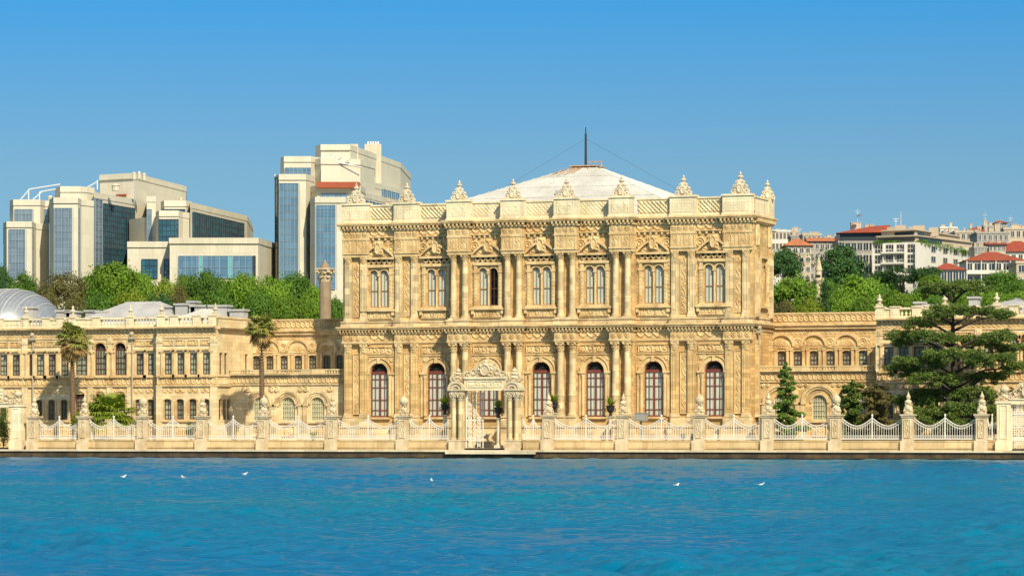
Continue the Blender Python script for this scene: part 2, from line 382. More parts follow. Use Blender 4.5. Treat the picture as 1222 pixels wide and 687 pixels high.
# mesh of quads straight from numpy
def np_obj(name, verts, m, parent=None, quads=True, smooth=False):
    n = len(verts) // 4; me = bpy.data.meshes.new(name)
    me.vertices.add(len(verts)); me.vertices.foreach_set('co', np.asarray(verts, dtype=np.float32).ravel())
    me.loops.add(n * 4); me.loops.foreach_set('vertex_index', np.arange(n * 4, dtype=np.int32))
    me.polygons.add(n); me.polygons.foreach_set('loop_start', np.arange(0, n * 4, 4, dtype=np.int32))
    me.polygons.foreach_set('loop_total', np.full(n, 4, dtype=np.int32)); me.update(calc_edges=True); me.validate()
    me.materials.append(M[m] if isinstance(m, str) else m)
    o = bpy.data.objects.new(name, me); COL.objects.link(o)
    if parent: o.parent = parent
    return o

# ================================================================== SETTING
def hill(x, y):
    ys = [-12, 35, 70, 130, 250, 480, 650, 900, 1400, 4000]
    zs = [1.0, 1.0, 3.0, 9.0, 19.0, 31.0, 42.0, 56.0, 60.0, 40.0]
    z = float(np.interp(y, ys, zs))
    if y > 200:
        ux = (x - CX + (y - CY) * SN / CS)          # across the view
        z += max(0, min(1, (ux - 30) / 200)) * min(1, (y - 200) / 500) * 4
    return z
mb = MB()
ygrid = [-10.4, 10, 35, 50, 70, 100, 130, 170, 210, 250, 300, 360, 420, 480, 540, 600, 650, 720, 800, 900, 1000, 1200, 1400, 2000, 4000]
xgrid = [-4000, -2500, -1500, -1000, -800] + list(range(-700, 701, 50)) + [850, 1000, 1500, 2500, 4000]
nx = len(xgrid)
mb.add([(x, y, hill(x, y) + (random.uniform(-1, 1) if y > 140 else 0)) for y in ygrid for x in xgrid],
       [(j * nx + i, j * nx + i + 1, (j + 1) * nx + i + 1, (j + 1) * nx + i) for j in range(len(ygrid) - 1) for i in range(nx - 1)])
M['earth'] = mat('grassy_earth', (0.07, 0.10, 0.03), .95, .8, .06, (0.12, .10, .055), .3, .6)
gr = mb.build('ground', 'earth', smooth=True); tag(gr, kind='structure')
# garden paving
M['paving'] = mat('garden_paving', (0.42, 0.36, 0.26), .9, .5, .5, joints=(1.0, 1.0, .02, .85))
mb = MB(); mb.box(-150, 170, -9.6, 30, .5, 1.02)
tag(mb.build('paving', 'paving'), kind='structure')

# quay
M['coping'] = mat('pale_quay_coping', (0.60, 0.51, 0.36), .85, .7, .7, (0.38, .29, .17), .3, 6, joints=(1.8, 3., .015, .85))
M['quay'] = mat('dark_weedy_quay_stone', (0.060, 0.045, 0.028), .9, .8, .9, (0.15, .095, .04), .6, 4, joints=(1.8, .45, .03, .75), streak=.8, grime=(.02, .02, .012))
mb = MB(); mb.box(-400, 500, -12.0, -9.5, -3, .66)
tag(mb.build('quay', 'quay'), kind='structure')
mb = MB(); mb.box(-400, 500, -12.16, -9.0, .663, .84)
gx0, gx1 = X(533, -12), X(640, -12)
mb.box(gx0, gx1, -12.45, -12.163, .45, .80)
tag(mb.build('quay_coping', 'coping'), kind='structure')
mb = MB(); x = -150.0
mb.box(-400, 500, -12.10, -12.003, .10, .22)
tag(mb.build('quay_ledge', 'quay'), kind='structure')

# water
def water():
    rng = np.random.RandomState(3)
    nr, nc = 1450, 600
    t = 34 * (352 / 34) ** (np.linspace(0, 1, nr)); a = np.tan(np.linspace(R(-12), R(12), nc))
    Tm, Am = np.meshgrid(t, a, indexing='ij')
    Xw = CX + Tm * (-SN + Am * CS); Yw = CY + Tm * (CS + Am * SN)
    Yw = np.minimum(Yw, -11.9)
    Zw = np.zeros_like(Xw)
    for i in range(80):
        L = 10 ** rng.uniform(math.log10(.4), math.log10(4.5)); k = 2 * math.pi / L
        th = rng.normal(R(80), R(50)); amp = .0082 * L ** .66
        fade = np.clip(L / (.0016 * Tm * 5), 0, 1) ** 2
        ph = k * (Xw * math.cos(th) + Yw * math.sin(th)) + rng.uniform(0, 6.28)
        Zw += amp * fade * np.sin(ph + .5 * np.sin(ph))
    Zw *= .75 + .45 * np.sin(Xw * .21 + Yw * .15 + 1) * np.sin(Yw * .13 - Xw * .07)
    Zw *= np.clip((-12.5 - Yw) / 6, 0, 1) * .6 + .4
    ee = np.ones(nc); ee[:25] = np.linspace(0, 1, 25); ee[-25:] = np.linspace(1, 0, 25); er = np.ones(nr); er[:25] = np.linspace(0, 1, 25)
    Zw *= ee[None, :] * er[:, None]
    vs = np.stack([Xw, Yw, Zw], -1).reshape(-1, 3)
    i = (np.arange(nr - 1)[:, None] * nc + np.arange(nc - 1)[None, :]).ravel()
    fs = np.stack([i, i + 1, i + nc + 1, i + nc], -1)
    me = bpy.data.meshes.new('water'); nv = len(vs)
    NL, NR_, FL, FR = vs[0], vs[nc - 1], vs[(nr - 1) * nc].copy(), vs[-1].copy()
    for q in (NL, NR_, FL, FR): q[2] = 0
    ext = np.array([(-4000, -6000, 0), (4000, -6000, 0), (4000, -11.9, 0), (-4000, -11.9, 0), NL, NR_, FL, FR])
    vs = np.vstack([vs, ext]); fs = np.vstack([fs, [[nv, nv + 4, nv + 6, nv + 3], [nv + 5, nv + 1, nv + 2, nv + 7], [nv, nv + 1, nv + 5, nv + 4]]])
    me.vertices.add(len(vs)); me.vertices.foreach_set('co', vs.astype(np.float32).ravel())
    me.loops.add(len(fs) * 4); me.loops.foreach_set('vertex_index', fs.astype(np.int32).ravel())
    me.polygons.add(len(fs)); me.polygons.foreach_set('loop_start', np.arange(0, len(fs) * 4, 4, dtype=np.int32))
    me.polygons.foreach_set('loop_total', np.full(len(fs), 4, dtype=np.int32)); me.update(calc_edges=True)
    me.polygons.foreach_set('use_smooth', [True] * len(fs))
    m = bpy.data.materials.new('blue_green_sea_water'); m.use_nodes = True; n = m.node_tree.nodes; l = m.node_tree.links
    n.remove(n['Principled BSDF']); df = n.new('ShaderNodeBsdfDiffuse'); gl = n.new('ShaderNodeBsdfGlossy'); mx = n.new('ShaderNodeMixShader')
    gl.inputs['Roughness'].default_value = .10; fr = n.new('ShaderNodeFresnel'); fr.inputs[0].default_value = 1.33
    mr = n.new('ShaderNodeMapRange'); l.new(fr.outputs[0], mr.inputs[0]); mr.inputs[1].default_value = .12; mr.inputs[2].default_value = .62; mr.inputs[3].default_value = .02; mr.inputs[4].default_value = .60
    l.new(mr.outputs[0], mx.inputs[0]); l.new(df.outputs[0], mx.inputs[1]); l.new(gl.outputs[0], mx.inputs[2]); l.new(mx.outputs[0], n['Material Output'].inputs[0])
    g = n.new('ShaderNodeNewGeometry')
    mp = n.new('ShaderNodeMapping'); mp.inputs['Scale'].default_value = (.03, .012, 1); l.new(g.outputs['Position'], mp.inputs[0])
    tx = n.new('ShaderNodeTexNoise'); tx.inputs['Scale'].default_value = 1; tx.inputs['Detail'].default_value = 5; l.new(mp.outputs[0], tx.inputs['Vector'])
    rp = n.new('ShaderNodeValToRGB'); l.new(tx.outputs['Fac'], rp.inputs[0])
    rp.color_ramp.elements[0].position = .35; rp.color_ramp.elements[0].color = (0.0, .112, .245, 1)
    rp.color_ramp.elements[1].position = .68; rp.color_ramp.elements[1].color = (0.0, .138, .200, 1)
    l.new(rp.outputs[0], df.inputs['Color'])
    hs = []
    for sc, dd, dst in ((.6, 10, 1.9), (3.2, 6, .34)):
        mp2 = n.new('ShaderNodeMapping'); mp2.inputs['Rotation'].default_value = (0, 0, R(-14)); mp2.inputs['Scale'].default_value = (.6, 1, 1); l.new(g.outputs['Position'], mp2.inputs[0])
        t2 = n.new('ShaderNodeTexNoise'); t2.inputs['Scale'].default_value = sc; t2.inputs['Detail'].default_value = dd; t2.inputs['Distortion'].default_value = .4; t2.inputs['Roughness'].default_value = .62
        l.new(mp2.outputs[0], t2.inputs['Vector']); hs.append(t2.outputs['Fac'])
    sc_ = []
    for hh, dst in zip(hs, (.22, .08)):
        k_ = n.new('ShaderNodeMath'); k_.operation = 'MULTIPLY'; l.new(hh, k_.inputs[0]); k_.inputs[1].default_value = dst; sc_.append(k_.outputs[0])
    ad = n.new('ShaderNodeMath'); ad.operation = 'ADD'; l.new(sc_[0], ad.inputs[0]); l.new(sc_[1], ad.inputs[1])
    bp = n.new('ShaderNodeBump'); bp.inputs['Strength'].default_value = 1; bp.inputs['Distance'].default_value = 1.0
    l.new(ad.outputs[0], bp.inputs['Height'])
    for q in (df, gl, fr): l.new(bp.outputs[0], q.inputs['Normal'])
    me.materials.append(m)
    o = bpy.data.objects.new('water', me); COL.objects.link(o); tag(o, kind='structure')
water()

# ================================================================== PALACE
pal = wempty('palace', (X(649, 0), 0, 1.0), 'long cream stone baroque waterfront palace with a tall columned central hall and lower wings', 'palace')
XC = X(649, 0)                                   # centre line of the hall
def zh(y): return Z(649, y, 0)
def local(o, x, y, z, rz=0):                     # place a part of the palace at a world point
    og = ORG['palace']; o.location = (x - og[0], y - og[1], z - og[2]); o.rotation_euler = (0, 0, rz); return o
ORGP = ORG[pal.name] = ORG['palace'] = (XC, 0, 1.0)
OFF = [abs(X(p, 0) - XC) for p in (713, 586, 781, 522, 855, 455)]
B1 = (OFF[0] + OFF[1]) / 2; B2 = (OFF[2] + OFF[3]) / 2; B3 = (OFF[4] + OFF[5]) / 2
HW = (X(901, 0) - X(411, 0)) / 2
BAYS = [-B3, -B2, -B1, 0, B1, B2, B3]
CP1 = B1 / 2; CP2 = (X(744, 0) - X(551, 0)) / 2; CP3 = (X(818, 0) - X(488, 0)) / 2; CP4 = HW - 1.55
zpar, zctop, zcbot, zcap, zcapb = zh(240), zh(262), zh(270), zh(303), zh(311)
zcolb, zped, zmid, zfri, zlcap, zlcapb, zlcol, zgr = zh(376), zh(386.5), zh(393), zh(405), zh(409), zh(420), zh(494), 1.0
print('hall half width', HW, 'bays', B1, B2, B3, 'cols', CP1, CP2, CP3, CP4, 'zpar', zpar)
CD = -.7                                          # centre portion stands forward
XB = CP2 + 1.15
def face_y(xr): return CD if abs(xr) < XB else 0.0
UW = (zh(364), zh(319)); LW = (zh(497), zh(431.5))
DEEP = 6.8

# --- hall walls with real openings
up_w = .86; up_g = .26
mbU = MB(); mbL = MB()
def ops_u(cs): return [(XC + c + s_ * (up_w + up_g) / 2, up_w, UW[0], UW[1], up_w / 2) for c in cs for s_ in (-1, 1)]
lw_w = 1.95
def ops_l(cs): return [(XC + c, lw_w, LW[0], LW[1], lw_w / 2) for c in cs]
for (a, b, cs, y) in ((-HW, -XB, BAYS[:2], 0), (-XB, XB, BAYS[2:5], CD), (XB, HW, BAYS[5:], 0)):
    mbU.wall(XC + a, XC + b, zmid, zctop, y, ops_u(cs), .45)
    mbL.wall(XC + a, XC + b, zgr, zmid, y, ops_l(cs), .55)
for s_ in (-1, 1):
    mbU.quad((XC + s_ * XB, CD, zmid), (XC + s_ * XB, 0, zmid), (XC + s_ * XB, 0, zctop), (XC + s_ * XB, CD, zctop))
    mbL.quad((XC + s_ * XB, CD, zgr), (XC + s_ * XB, 0, zgr), (XC + s_ * XB, 0, zmid), (XC + s_ * XB, CD, zmid))
# right side wall (with one window), left side, back, roof deck
Mr = Matrix.Translation((XC + HW, 0, 0)) @ Matrix.Rotation(R(90), 4, 'Z')    # local x -> world +y
for m_, z0, z1, ops in ((mbU, zmid, zctop, [(3.4 + s_ * .56, up_w, UW[0], UW[1], up_w / 2) for s_ in (-1, 1)]), (mbL, zgr, zmid, [])):
    m_.M = Mr; m_.wall(0, DEEP, z0, z1, 0, ops, .45); m_.M = None
    m_.quad((XC - HW, DEEP, z0), (XC - HW, 0, z0), (XC - HW, 0, z1), (XC - HW, DEEP, z1))
    m_.quad((XC + HW, DEEP, z0), (XC - HW, DEEP, z0), (XC - HW, DEEP, z1), (XC + HW, DEEP, z1))
mbU.quad((XC - HW, 0, zctop - .02), (XC + HW, 0, zctop - .02), (XC + HW, DEEP, zctop - .02), (XC - HW, DEEP, zctop - .02))
hallU = mbU.build('upper_wall', 'wall', pal); hallL = mbL.build('lower_wall', 'rust', pal)

# --- stepped horizontal mouldings following the breaks of the plan
def plan(extra=0.0):
    """front line segments (x0,x1,y) incl. projecting blocks above the columns"""
    segs = []; cur = -HW
    blocks = [(-CP4, 1.5, -.45), (-CP3, 1.35, -.42), (-CP2, 1.2, CD - .95), (-CP1, 1.2, CD - .95), (CP1, 1.2, CD - .95), (CP2, 1.2, CD - .95), (CP3, 1.35, -.42), (CP4, 1.5, -.45)]
    for c, hw, y in blocks:
        a, b = max(-HW, c - hw), min(HW, c + hw)
        if a > cur + .01:
            y0 = CD if (cur + a) / 2 > -XB and (cur + a) / 2 < XB else 0
            segs.append((cur, a, y0, False))
        segs.append((a, b, y, True)); cur = b
    if cur < HW: segs.append((cur, HW, 0, False))
    return segs
PLAN = plan()
def course(mb, z0, z1, out, back=.5):
    for i, (a, b, y, blk) in enumerate(PLAN):
        o = out if blk else -.002
        if blk: aa, bb = a - out, b + out
        else:
            aa = a + (out if i > 0 and PLAN[i - 1][3] else 0); bb = b - (out if i < len(PLAN) - 1 and PLAN[i + 1][3] else 0)
        aa, bb = max(aa, -HW - out), min(bb, HW + out)
        if bb - aa < .02: continue
        mb.box(XC + aa, XC + bb, y - out, max(y + back, .1), z0, z1)
    # side run on the right
    mb.box(XC + HW - .1, XC + HW + out, .1, 7.2, z0, z1)
    mb.box(XC - HW - out, XC - HW + .1, .1, 7.2, z0, z1)
# top cornice
mb = MB()
course(mb, zctop - .16, zctop, .46); course(mb, zctop - .30, zctop - .163, .38); course(mb, zcbot - .08, zcbot + .10, .14)
for a, b, y, blk in PLAN:
    n = max(2, int((b - a + (.8 if blk else 0)) / .42)); e = .30 if blk else 0
    for i in range(n):
        x = XC + a - e + (b - a + 2 * e) * (i + .5) / n
        mb.box(x - .09, x + .09, y - .34, y + .02, zcbot + .10, zctop - .302)
for i in range(16): mb.box(XC + HW, XC + HW + .40, .3 + i * .42, .48 + i * .42, zcbot + .10, zctop - .302)
mb.build('cornice', 'carved', pal)
# entablature between capital top and cornice
for a, b, y, blk in PLAN:
    mb = MB()
    if blk: mb.box(XC + a + .04, XC + b - .04, y + .02, .05, zcap, zctop - .05)
    z1 = zcbot - .1
    if blk:
        hb = (b - a) / 2; c = (a + b) / 2
        for s_ in (-.5, .5):
            cx = XC + c + s_ * hb * 1.0
            mb.relief(cx - hb * .30, cx + hb * .30, zcap + .55, zh(283), y + .018, pat_frame(pat_vine, .05), .10, .04); mb.box(cx - hb * .40, cx - hb * .33, y - .04, y + .02, zcap + .5, zh(283)); mb.box(cx + hb * .33, cx + hb * .40, y - .04, y + .02, zcap + .5, zh(283))
        mb.relief(XC + a + .1, XC + b - .1, zh(279), z1, y + .018, pat_rosettes, .12)
        mb.box(XC + a, XC + b, y - .06, .0, zh(283) + .02, zh(280.5)); mb.box(XC + a, XC + b, y - .08, 0, zcap + .3, zcap + .48)
    else:
        mb.relief(XC + a, XC + b, zh(279), z1, y - .004, pat_swag, .16)
        mb.box(XC + a, XC + b, y - .26, y, zh(279.6), zh(278.2))
        n = int((b - a) / .55)
        for i in range(n):
            x = XC + a + (b - a) * (i + .5) / n; mb.box(x - .1, x + .1, y - .22, y, zh(283), zh(279.7))
    mb.build('entablature_block' if blk else 'frieze', 'carved', pal)
for (y0, y1) in ((.6, 2.0), (5.0, 6.4)):
    mb = MB(Matrix.Translation((XC + HW, 0, 0)) @ Matrix.Rotation(R(90), 4, 'Z'))
    mb.relief(y0, y1, zcap + .5, z1, -.03, pat_cand, .14); mb.build('carved_strip', 'carved', pal)

# middle cornice and ground floor frieze
mb = MB()
course(mb, zmid + .30, zmid + .46, .50); course(mb, zmid + .12, zmid + .297, .38)
course(mb, zmid - .30, zmid - .14, .12)
for a, b, y, blk in PLAN:
    n = max(2, int((b - a + (.7 if blk else 0)) / .36)); e = .28 if blk else 0
    for i in range(n):
        x = XC + a - e + (b - a + 2 * e) * (i + .5) / n
        mb.box(x - .08, x + .08, y - .30, y + .02, zmid - .138, zmid + .118)
    if blk:
        mb.box(XC + a + .04, XC + b - .04, y + .02, .05, zlcap, zmid + .1)
        mb.relief(XC + a + .08, XC + b - .08, zfri, zmid - .34, y + .016, pat_rosettes, .16)
        mb.box(XC + a, XC + b, y - .07, 0, zfri - .22, zfri - .04)
    else:
        mb.relief(XC + a, XC + b, zfri, zmid - .34, y - .004, pat_swag, .15)
        mb.box(XC + a, XC + b, y - .10, y, zfri - .22, zfri - .04)
mb.build('middle_cornice', 'carved', pal)

# upper pedestal zone: plinth above the middle cornice
mb = MB()
course(mb, zmid + .463, zped + .18, .10)
course(mb, zped + .183, zcolb - .55, .03, .3)
course(mb, zcolb - .547, zcolb - .40, .12)
mb.build('pedestal_course', 'pale', pal)
# ground plinth
mb = MB(); course(mb, zgr, zlcol - 1.35, .22); course(mb, zlcol - 1.347, zlcol - 1.15, .32)
for a, b, y, blk in PLAN:
    if blk: mb.box(XC + a, XC + b, y, .05, zlcol - 1.147, zlcol - .35)
mb.build('plinth', 'pale', pal)

# --- parapet
mb = MB(); PP = []
for a, b, y, blk in PLAN:
    yy = y + .05
    if blk:
        mb.box(XC + a, XC + b, yy - .12, yy + .7, zctop + .003, zpar + .02)
        mb.box(XC + a - .1, XC + b + .1, yy - .24, yy + .8, zpar + .023, zpar + .22)
        mb.box(XC + a - .08, XC + b + .08, yy - .2, yy + .75, zctop + .006, zctop + .22)
        c = XC + (a + b) / 2; hb = (b - a) / 2
        mb.relief(c - hb * .75, c + hb * .75, zctop + .4, zpar - .2, yy - .123, pat_frame(pat_cand if hb < 1.3 else pat_rosettes, .12), .035)
    else:
        mb.box(XC + a, XC + b, yy, yy + .4, zctop + .003, zpar - .12)
        mb.box(XC + a, XC + b, yy - .12, yy + .5, zpar - .117, zpar + .04)
        mb.box(XC + a, XC + b, yy - .09, yy + .45, zctop + .006, zctop + .26)
        mb2 = MB(); PP.append(mb2); mb2.relief(XC + a + .12, XC + b - .12, zctop + .42, zpar - .22, yy - .004, pat_lattice, .13 if abs(a + b) / 2 > 9 else .055, .04)
for s_ in (-1, 1):
    xa, xb = (XC + HW - .45, XC + HW) if s_ > 0 else (XC - HW, XC - HW + .45)
    mb.box(xa, xb, .3, DEEP, zctop + .003, zpar - .12); mb.box(xa - .1, xb + .1, .3, DEEP, zpar - .117, zpar + .04)
    mb.box(xa - .12, xb + .12, 5.2, 7.2, zctop + .003, zpar + .05)
mb.box(XC - HW, XC + HW, DEEP - .4, DEEP, zctop + .003, zpar - .12)
par = mb.build('parapet', 'parapet', pal); [q.build('parapet_panel', 'parapet', par) for q in PP]

# --- capitals, columns, pilasters
def capital(w, h):
    mb = MB(); r = w * .42
    mb.lathe([(r * .98, 0), (r * .95, h * .3), (r * 1.05, h * .6), (r * 1.28, h * .82)], 0, 0, 12)
    for row, (zz, n, hh) in enumerate(((0.02, 8, .42), (.30, 8, .42))):
        for i in range(n):
            a = 2 * math.pi * (i + .5 * row) / n; ca, sa = math.cos(a), math.sin(a); tw = r * .36
            P = []
            for k, (rr, z) in enumerate(((r * 1.0, zz), (r * 1.12, zz + hh * .55), (r * 1.42, zz + hh * .95), (r * 1.5, zz + hh * .72))):
                ww = tw * (1, 1.1, .8, .4)[k]
                P.append((rr * ca - ww * sa, rr * sa + ww * ca, z * h)); P.append((rr * ca + ww * sa, rr * sa - ww * ca, z * h))
            mb.add(P, [(0, 1, 3, 2), (2, 3, 5, 4), (4, 5, 7, 6)])
    for i in range(4):
        a = math.pi / 4 + i * math.pi / 2; mb.ball((w * .60 * math.cos(a), w * .60 * math.sin(a), h * .76), h * .15, 6)
    mb.box(-w * .56, w * .56, -w * .56, w * .56, h * .88, h)
    return mb
# prototypes are built at the origin of the palace empty
def local_build(mbx, name, m, parent, at_=(0, 0, 0)):
    me = bpy.data.meshes.new(name); me.from_pydata(mbx.v, [], mbx.f); me.materials.append(M[m] if isinstance(m, str) else m); me.update()
    o = bpy.data.objects.new(name, me); COL.objects.link(o); o.parent = parent; o.location = at_; return o
def make_col(h, r, ch):
    mb = MB(); mb.lathe([(r, 0), (r * 1.0, h * .33), (r * .85, h)], 0, 0, 16)
    mb.lathe([(r * 1.07, h * .28), (r * 1.07, h * .30), (r * .98, h * .31)], 0, 0, 16)
    c = local_build(mb, 'column', 'pale', pal)
    local_build(capital(2 * r * 1.1, ch), 'capital', 'carved', c, (0, 0, h))
    b = MB(); b.box(-r * 1.45, r * 1.45, -r * 1.45, r * 1.45, -.42, -.28); b.lathe([(r * 1.4, -.28), (r * 1.42, -.2), (r * 1.22, -.16), (r * 1.3, -.08), (r * 1.02, 0)], 0, 0, 16)
    local_build(b, 'column_base', 'pale', c)
    return c
def place_all(proto, pts):
    for i, (x, y, z) in enumerate(pts):
        o = proto if i == 0 else copy_tree(proto, pal)
        local(o, x, y, z)
ch = zcap - zcapb; chl = zlcap - zlcapb
colU = make_col(zcapb - zcolb, .33, ch); colL = make_col(zlcapb - zlcol, .375, chl)
CY0 = CD - .50
pu, plw = [], []
for c in (-CP2, -CP1, CP1, CP2):
    for s_ in (-.62, .62):
        pu.append((XC + c + s_, CY0, zcolb + .02)); plw.append((XC + c + s_, CY0, zlcol + .08))
place_all(colU, pu); place_all(colL, plw)
def make_pil(h, w, ch, mm):
    mb = MB(); mb.box(-w / 2, w / 2, -.30, .05, 0, h)
    c = local_build(mb, 'pilaster', mm, pal)
    r_ = MB(); r_.relief(-w * .3, w * .3, h * .06, h * .94, -.303, pat_frame(lambda U, V, a, b: np.zeros_like(U), .09), .05, .05)
    local_build(r_, 'pilaster_panel', mm, c)
    cp = MB(); 
    k = capital(w * .92, ch); cp.v = [(v[0], v[1] * .45 - .22, v[2]) for v in k.v]; cp.f = k.f; cp.box(-w * .45, w * .45, -.3, .05, 0, ch * .9)
    local_build(cp, 'capital', 'carved', c, (0, 0, h))
    b = MB(); b.box(-w * .62, w * .62, -.42, .05, -.40, -.22); b.box(-w * .56, w * .56, -.36, .05, -.217, 0)
    local_build(b, 'pilaster_base', 'pale', c)
    return c
pilU = make_pil(zcapb - zcolb, .72, ch, 'pale'); pilL = make_pil(zlcapb - zlcol, .8, chl, 'wall')
pu, plw = [], []
for c in (-CP4, -CP3, CP3, CP4):
    for s_ in (-.86, .86):
        pu.append((XC + c + s_, -.06, zcolb + .02)); plw.append((XC + c + s_, -.06, zlcol + .08))
place_all(pilU, pu); place_all(pilL, plw)
# side pilasters
for z, pr in ((zcolb + .02, pilU), (zlcol + .08, pilL)):
    for yy in (.9, 6.0):
        o = copy_tree(pr, pal); local(o, XC + HW - .02, yy, z, R(90))
# carved strip between paired pilasters, wall behind paired columns
for c in (-CP4, -CP3, CP3, CP4):
    for z0, z1, pt in ((zcolb, zcapb, pat_vine), (zlcol, zlcapb, pat_frame(pat_vine, .1))):
        mb = MB(); mb.relief(XC + c - .42, XC + c + .42, z0, z1, -.065, pt, .11, .04); mb.build('carved_strip', 'carved', pal)
for c in (-CP2, -CP1, CP1, CP2):
    for s_ in (-.7, .7):
        mb = MB(); mb.box(XC + c + s_ - .35, XC + c + s_ + .35, CD - .2, CD, zcolb - .4, zcap); mb.build('respond', 'wall', pal)
        mb = MB(); mb.box(XC + c + s_ - .35, XC + c + s_ + .35, CD - .2, CD, zlcol - .4, zlcap); mb.build('respond', 'wall', pal)
for a in (1.35, 4.8):
    mb = MB(Matrix.Translation((XC + HW, 0, 0)) @ Matrix.Rotation(R(90), 4, 'Z')); mb.relief(a, a + .65, zcolb, zcapb, -.02, pat_cand, .16); mb.build('carved_strip', 'carved', pal)
mb = MB(Matrix.Translation((XC + HW, 0, 0)) @ Matrix.Rotation(R(90), 4, 'Z'))
mb.box(2.2, 4.6, -.35, .0, UW[0] - .5, UW[0] - .28); mb.box(2.3, 4.5, -.3, 0, zcapb - .05, zcapb + .2); mb.box(2.25, 2.5, -.15, 0, UW[0] - .28, zcapb - .05); mb.box(4.3, 4.55, -.15, 0, UW[0] - .28, zcapb - .05)
mb.build('window_surround', 'carved', pal)

# --- upper windows surrounds, pediments, roundels
def disc(mb, cx, cz, y, r, dep):
    mb.relief(cx - r, cx + r, cz - r, cz + r, y, lambda U, V, w, h: (lambda q: np.maximum(sm((1 - q) * 12) * .35, np.maximum(sm(1.3 - abs(q - .84) * 9), sm(1.3 - abs(q - .42) * 9)) * sm((1.02 - q) * 12)))(np.hypot(U - w / 2, V - h / 2) / (w * .48)), dep, .045)
def cart(U, V, w, h):            # cartouche with shell
    lx = (U - w / 2) / (w / 2); lz = (V - h * .45) / (h / 2); q = np.hypot(lx / .55, lz / .8); ph = np.arctan2(lz, lx)
    ov = sm((1 - q) * 6) * .7 + sm(1.3 - abs(q - 1) * 7)
    sc = sm((np.cos(ph * 9 + q * 3) * .5 + .6) * sm((1.75 - q) * 3)) * .7
    top = sm(1.3 - np.hypot(lx / .22, (lz - .85) / .22))
    return np.maximum(np.maximum(ov, sc), top)
for i, c in enumerate(BAYS):
    y = face_y(c); x = XC + c; mb = MB(); hw_ = 1.62 if abs(c) < 8 else 1.75
    for s_ in (-1, 1):
        mb.box(x + s_ * 1.32 - .17, x + s_ * 1.32 + .17, y - .22, y + .02, UW[0] - .1, zh(316))      # jamb
        mb.box(x + s_ * 1.32 - .22, x + s_ * 1.32 + .22, y - .28, y + .02, zh(325), zh(322.5))
        mb.relief(x + s_ * 1.32 - .13, x + s_ * 1.32 + .13, UW[0] + .1, zh(327), y - .222, pat_cand, .05)
        mb.ring_arch(x + s_ * (up_w + up_g) / 2, UW[1] - up_w / 2, up_w / 2 + .01, up_w / 2 + .13, y - .12, y + .02, 12)
    mb.tube([(x, y - .02, UW[0]), (x, y - .02, UW[1] - .5)], .09, 8)
    mb.box(x - .15, x + .15, y - .16, y + .02, UW[1] - .62, UW[1] - .44)
    mb.box(x - 1.55, x + 1.55, y - .30, y + .02, zh(315.8), zh(312.5))                                  # lintel
    mb.relief(x - 1.45, x + 1.45, zh(312), zh(306.5), y - .12, pat_swag, .12)
    mb.box(x - 1.45, x + 1.45, y - .12, y + .02, zh(312.4), zh(306.4))
    mb.box(x - 1.75, x + 1.75, y - .42, y + .02, zh(306), zh(303.5))
    # curved pediment
    zb = zh(303.5)
    for k in range(14):
        t0, t1 = k / 14 * 2 - 1, (k + 1) / 14 * 2 - 1
        if abs((t0 + t1) / 2) < .14: continue
        cv = lambda t: 1.15 * (1 - abs(t) ** 1.5)
        z0_, z1_ = zb + cv(t0), zb + cv(t1); xa, xb = x + t0 * 1.7, x + t1 * 1.7
        mb.extr([(xa, z0_ - .04), (xb, z1_ - .04), (xb, z1_ + .2), (xa, z0_ + .2)], y - .44, y + .02)
    mb.relief(x - 1.25, x + 1.25, zb, zb + .7, y - .08, pat_shell, .14)
    mb.relief(x - .55, x + .55, zb + .25, zh(286) + .2, y - .30, cart, .28)
    mb.box(x - .42, x + .42, y - .30, y, zb + .35, zh(288))
    for s_ in (-1, 1): disc(mb, x + s_ * 1.42, zh(292.5), y - .02, .52, .2)
    # sill and apron
    mb.box(x - 1.85, x + 1.85, y - .50, y + .02, UW[0] - .42, UW[0] - .24)
    mb.box(x - 1.6, x + 1.6, y - .32, y + .02, UW[0] - .237, UW[0] - .04)
    mb.box(x - 1.6, x + 1.6, y - .20, y + .02, zcolb - .3, UW[0] - .423)
    mb.relief(x - 1.5, x + 1.5, zcolb - .2, UW[0] - .5, y - .203, pat_frame(pat_scroll, .1), .12)
    for s_ in (-1, 1): mb.box(x + s_ * 1.6 - .15, x + s_ * 1.6 + .15, y - .4, y, UW[0] - .85, UW[0] - .423)
    for s_ in (-1, 1): mb.relief(x + s_ * 1.62 - .13, x + s_ * 1.62 + .13, UW[0], zh(305), y - .02, pat_cand, .08)
    mb.build('window_surround', 'carved', pal)
    # ---- lower arch surround
    mb = MB(); zs = LW[1] - lw_w / 2
    mb.ring_arch(x, zs, lw_w / 2 + .02, lw_w / 2 + .22, y - .22, y + .02, 18); mb.ring_arch(x, zs, lw_w / 2 + .22, lw_w / 2 + .46, y - .14, y + .02, 18)
    mb.ring_arch(x, zs, lw_w / 2 + .46, lw_w / 2 + .56, y - .26, y + .02, 18)
    for s_ in (-1, 1):
        mb.box(x + s_ * 1.38 - .36, x + s_ * 1.38 + .36, y - .30, y + .02, zs - .22, zs)
        mb.box(x + s_ * 1.38 - .30, x + s_ * 1.38 + .30, y - .20, y + .02, zs - .34, zs - .223)
        xx = x + s_ * 1.22
        mb.lathe([(.16, LW[0] + .1), (.15, zs - .8), (.22, zs - .34)], xx, y - .16, 8)
        mb.box(x + s_ * 1.55 - .15, x + s_ * 1.55 + .15, y - .14, y + .02, LW[0], zs - .343)
        # spandrel carving
        a, b = (x + s_ * 1.78, x + s_ * .85); a, b = min(a, b), max(a, b)
        mb.relief(a, b, zs + 1.0, zh(424), y - .01, pat_scroll, .1)
